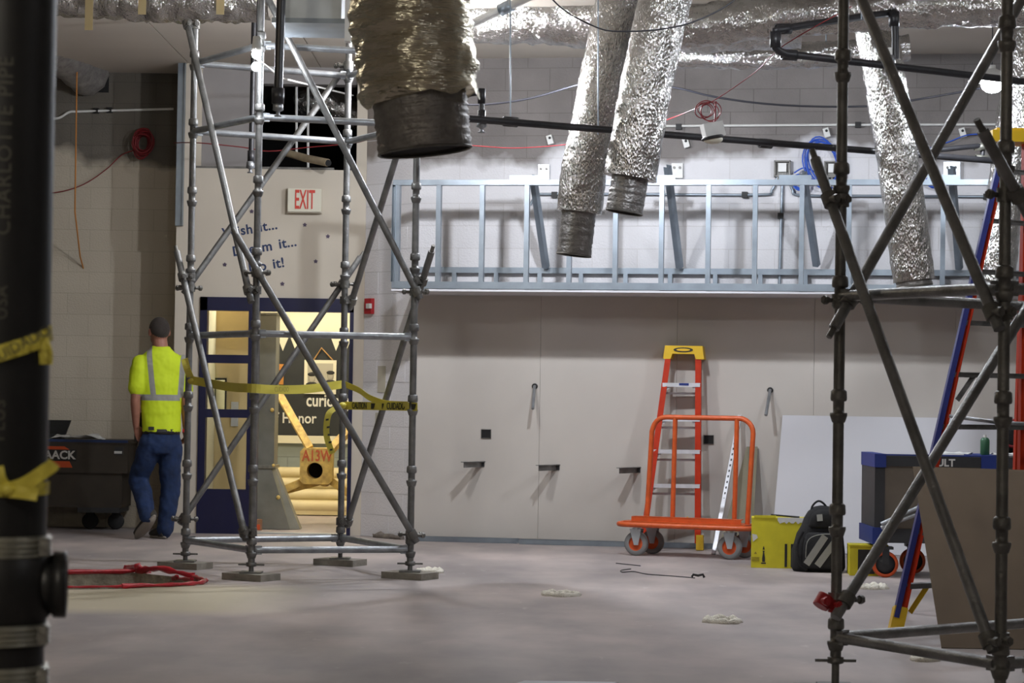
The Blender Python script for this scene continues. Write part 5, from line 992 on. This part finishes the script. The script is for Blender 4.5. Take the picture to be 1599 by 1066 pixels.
P = fl(884, 1070); tag(MB().frame(P+ZZ*.006, V((.42, .0, 0)), V((.05, .13, 0)), ZZ*.012).build('white_offcut', MT['dwwhite']), 'white board offcut on the floor at the bottom edge of the picture', 'offcut')
# debris ridge at wall base
for i, (px, py, lb) in enumerate(((590, 838, 'grey rubble ridge at the foot of the angled block wall'),)):
    m = MB(); P0 = aw(585, 836, .04); P1 = aw(628, 843, .04); n = 9; m.tube([mix(P0, P1, k/n)*1.0 + ZZ*(.012-mix(P0, P1, k/n).z) for k in range(n+1)], [.02+.02*rr.random() for _ in range(n+1)], 7, jit=.35); tag(m.build('rubble_ridge', mat('rubble', s2l(120, 112, 104), .95, 0, .3, 30)), lb, 'debris')
# ================================================================ the walking man
MP = fl(246, 841); ms = FPX/MP.y
man = thing('person', MP, 'person with short dark hair in a hi-vis yellow shirt and jeans walking away', 'person')
def mp(px, py, y=0.0): z = (841-py)/ms; return MP+V(((px-246)/ms-.016*z, y, z))
def limb(m, pts, rs, n=14): P = smooth_path(pts, 5); K = len(P); R = []
def limb(m, pts, rs, n=14, flat=1.0):
    P = smooth_path(pts, 5); K = len(P); R = [rs[min(int(i/5), len(rs)-2)]*(1-(i/5-min(int(i/5), len(rs)-2)))+rs[min(int(i/5), len(rs)-2)+1]*(i/5-min(int(i/5), len(rs)-2)) for i in range(K)]
    m.tube(P, R, n, flat=flat); m.ell(P[0], R[0], R[0], R[0], 12, 8); m.ell(P[-1], R[-1], R[-1], R[-1], 12, 8)
YW = math.radians(20)
def ering(c, rx, ry, n=24, yaw=YW): return [V(c)+V((rx*math.cos(a)*math.cos(yaw)-ry*math.sin(a)*math.sin(yaw), rx*math.cos(a)*math.sin(yaw)+ry*math.sin(a)*math.cos(yaw), 0)) for a in [2*math.pi*i/n for i in range(n)]]
hd = mp(247, 517, .03); RZ = Matrix.Rotation(math.radians(26), 3, 'Z')
LS, RS = mp(219, 568, -.05), mp(282, 568, .07)
LE, LW = mp(213, 625, -.08), mp(213, 666, -.02); RE, RW = mp(288, 625, .05), mp(287, 668, .13)
LH, RH = mp(236, 693, -.03), mp(264, 693, .04); LK, LA = mp(215, 748, .08), mp(236, 806, -.20); RK, RA = mp(264, 762, .06), mp(257, 829, .02)
m = MB()
m.ell(hd+ZZ*.008, .088, .105, .112, 20, 14, RZ); m.ell(hd+RZ @ V((0, .035, -.065)), .066, .072, .065, 16, 10, RZ)     # skull, jaw
m.ell(hd+RZ @ V((0, .105, -.015)), .014, .022, .022, 10, 8, RZ)                                                     # nose
for k in (-1, 1): m.ell(hd+RZ @ V((k*.09, -.005, -.014)), .010, .022, .034, 10, 8, RZ)                              # ears
m.tube([hd-ZZ*.05, mp(249, 541, .01), mp(250, 552, .01)], [.066, .068, .085], 16)
m.loft([ering(mp(250, py, y), rx, ry) for py, rx, ry, y in ((548, .10, .07, .01), (560, .17, .09, .01), (590, .165, .105, .015), (625, .15, .1, .015), (660, .145, .095, .01), (690, .16, .105, .01), (706, .13, .1, .01))])
for S, E, W_2 in ((LS, LE, LW), (RS, RE, RW)): limb(m, [S, mix(S, E, .5), E, mix(E, W_2, .35), W_2], [.056, .05, .042, .043, .03])
for H2, K2, A2 in ((LH, LK, LA), (RH, RK, RA)): limb(m, [H2, mix(H2, K2, .5), K2, mix(K2, A2, .4), A2], [.085, .075, .055, .055, .038])
def hand(m, W_2, d, side, inward):
    d = V(d).normalized(); inward = V(inward); inward = (inward-d*inward.dot(d)).normalized(); pn = d.cross(inward)
    c = W_2+d*.05
    m.loft([[W_2+d*t_+inward*math.cos(a)*w2+pn*math.sin(a)*h2 for a in [2*math.pi*i/14 for i in range(14)]] for t_, w2, h2 in ((-.01, .026, .022), (.03, .036, .018), (.08, .040, .016), (.095, .036, .013))])
    for k, L_ in enumerate((.068, .078, .074, .058)):
        b_ = W_2+d*.085+inward*(.028-.019*k); p1 = b_+d*L_*.45+pn*.006; p2 = p1+d*L_*.3+pn*.016*side; p3 = p2+d*L_*.2+pn*.02*side; m.tube([b_-d*.02, b_, p1, p2, p3], [.009, .0095, .009, .008, .0065], 8)
    tb = W_2+d*.025+inward*.028; m.tube([tb-inward*.01, tb+inward*.018+d*.02, tb+inward*.022+d*.048, tb+inward*.014+d*.068], [.012, .0115, .010, .007], 8)
hand(m, LW, mp(219, 690, .03)-LW, 1, V((.85, .5, 0))); hand(m, RW, mp(283, 690, .2)-RW, -1, V((-.5, .85, 0)))
body = m.build('body', MT['skin'], man); rm = body.modifiers.new('remesh', 'REMESH'); rm.mode = 'VOXEL'; rm.voxel_size = .0055; rm.use_smooth_shade = True
sm = body.modifiers.new('smooth', 'SMOOTH'); sm.iterations = 3
# hair and beard
q = MB(); rings = []
for i in range(11):
    ring_ = []
    for b_ in [2*math.pi*j/28 for j in range(28)]:
        sn = math.sin(b_); ae = -.12-.62*max(0, -sn)**.8+.62*max(0, sn); a = math.pi/2+(ae-math.pi/2)*i/10; qq = max(math.cos(a), .02); k = 1.035 if i < 9 else (1.022 if i == 9 else .985)
        ring_.append(hd+ZZ*.008+RZ @ V((.088*k*qq*math.cos(b_), .105*k*qq*sn, .112*k*math.sin(a))))
    rings.append(ring_)
q.loft(rings, cap=False); q.build('hair', MT['hair'], man)
MB().ell(hd+RZ @ V((0, .052, -.078)), .052, .056, .045, 14, 8, RZ).build('beard', MT['hair'], man)
for k in (-1, 1): MB().ell(hd+RZ @ V((k*.03, .088, .008)), .011, .008, .008, 10, 6).build('eye', MT['white'], man)
# shirt
m = MB()
m.loft([ering(mp(cx3, py, y), rx, ry) for py, rx, ry, y, cx3 in ((541, .078, .078, .01, 250), (546, .10, .085, .01, 250), (553, .155, .10, .01, 250), (563, .188, .11, .01, 250), (578, .20, .118, .012, 250), (600, .198, .125, .015, 250), (630, .178, .122, .015, 251), (655, .172, .12, .012, 251), (668, .170, .122, .01, 251), (675, .172, .124, .01, 251))])
for S, E in ((LS, LE), (RS, RE)): limb(m, [S+V((0, 0, .005)), mix(S, E, .35), mix(S, E, .68)], [.072, .076, .078])
sh = m.build('shirt', MT['blk'], man); rm = sh.modifiers.new('remesh', 'REMESH'); rm.mode = 'VOXEL'; rm.voxel_size = .009; rm.use_smooth_shade = True; sh.modifiers.new('smooth', 'SMOOTH').iterations = 4
tx_ = bpy.data.textures.new('folds', 'CLOUDS'); tx_.noise_scale = .11; dm = sh.modifiers.new('folds', 'DISPLACE'); dm.texture = tx_; dm.strength = .022; dm.mid_level = .5
M = mat('hivis_shirt', (.60, .76, .015), .75, 0, 0); nt = M.node_tree; N = nt.nodes; L = nt.links; b_ = N['Principled BSDF']
tcn = N.new('ShaderNodeTexCoord'); sp = N.new('ShaderNodeSeparateXYZ'); L.new(tcn.outputs['Object'], sp.inputs[0])
def nmath(op, a, b2=None, c2=None):
    n = N.new('ShaderNodeMath'); n.operation = op
    for i, v in enumerate((a, b2, c2)):
        if v is None: continue
        if isinstance(v, (int, float)): n.inputs[i].default_value = v
        else: L.new(v, n.inputs[i])
    return n.outputs[0]
X_, Z_ = sp.outputs['X'], sp.outputs['Z']
zb2 = (841-621)/ms; band = nmath('LESS_THAN', nmath('ABSOLUTE', nmath('SUBTRACT', Z_, zb2)), .026)
xin = nmath('LESS_THAN', nmath('ABSOLUTE', nmath('SUBTRACT', X_, -.002)), .175); band = nmath('MULTIPLY', band, xin)
def strap(px0, px1):
    x0, x1 = (px0-246)/ms-.016*1.5, (px1-246)/ms-.016*1.2
    cx4 = nmath('MULTIPLY_ADD', nmath('SUBTRACT', Z_, 1.2), (x0-x1)/.35, x1); return nmath('MULTIPLY', nmath('LESS_THAN', nmath('ABSOLUTE', nmath('SUBTRACT', X_, cx4)), .024), nmath('GREATER_THAN', Z_, zb2))
mask = nmath('MAXIMUM', band, nmath('MAXIMUM', strap(236, 243), strap(285, 281)))
mx = N.new('ShaderNodeMixRGB'); mx.inputs[1].default_value = (.60, .76, .015, 1); mx.inputs[2].default_value = (.30, .30, .28, 1); L.new(mask, mx.inputs[0]); L.new(mx.outputs[0], b_.inputs['Base Color'])
sh.data.materials.clear(); sh.data.materials.append(M)
# trousers
m = MB()
m.loft([ering(mp(251, py, .01), rx, ry) for py, rx, ry in ((667, .155, .112), (680, .168, .12), (695, .178, .128), (708, .15, .115))])
limb(m, [LH, mix(LH, LK, .5), LK, mix(LK, LA, .45), mix(LK, LA, .96)], [.105, .1, .086, .085, .075]); limb(m, [RH, mix(RH, RK, .5), RK, mix(RK, RA, .45), mix(RK, RA, .97)], [.105, .1, .084, .08, .075])
tr = m.build('trousers', MT['denim'], man); rm = tr.modifiers.new('remesh', 'REMESH'); rm.mode = 'VOXEL'; rm.voxel_size = .01; rm.use_smooth_shade = True; tr.modifiers.new('smooth', 'SMOOTH').iterations = 4
dm = tr.modifiers.new('folds', 'DISPLACE'); dm.texture = tx_; dm.strength = .03; dm.mid_level = .5
m = MB(); m.loft([ering(mp(251, py, .01), .166, .124) for py in (678, 670)]); m.build('belt', MT['blk'], man)
m = MB(); P = mp(213, 668, .10); m.box(P, .05, .12, .26, YW); m.box(P+V((0, -.03, .11)), .055, .1, .04, YW); m.build('tool_pouch', MT['blk'], man); MB().box(mp(287, 672, .03), .03, .04, .03).build('tape_measure', MT['red'], man); MB().box(mp(239, 669, -.115), .05, .02, .03).build('belt_clip', MT['tooldark'], man)
def shoe(heel, toe, up, par=man):
    d = (toe-heel); L_ = d.length; d.normalize(); up = V(up); up = (up-d*up.dot(d)).normalized(); sd = d.cross(up); rings = []
    for t_, w2, h2 in ((-.02, .028, .05), (.0, .036, .07), (.25, .040, .085), (.5, .045, .062), (.75, .050, .045), (.95, .040, .032), (1.03, .018, .018)):
        c = heel+d*L_*t_; rings.append([c+sd*math.cos(a)*w2+up*(max(math.sin(a), -.25)*h2+.012) for a in [2*math.pi*i/18 for i in range(18)]])
    o = MB().loft(rings).build('shoe', MT['shoe'], par); rings = []
    for z in (-.022, .0): rings.append([heel+d*L_*(.5+.56*math.cos(a))+sd*math.sin(a)*(.046+.006*math.cos(a))+up*z for a in [2*math.pi*i/24 for i in range(24)]])
    MB().loft(rings).build('sole', MT['sole'], o)
shoe(mp(247, 803, -.24), mp(216, 836, -.10), V((-.3, .75, .6))); shoe(mp(258, 836, -.02), mp(233, 837, .17), ZZ)
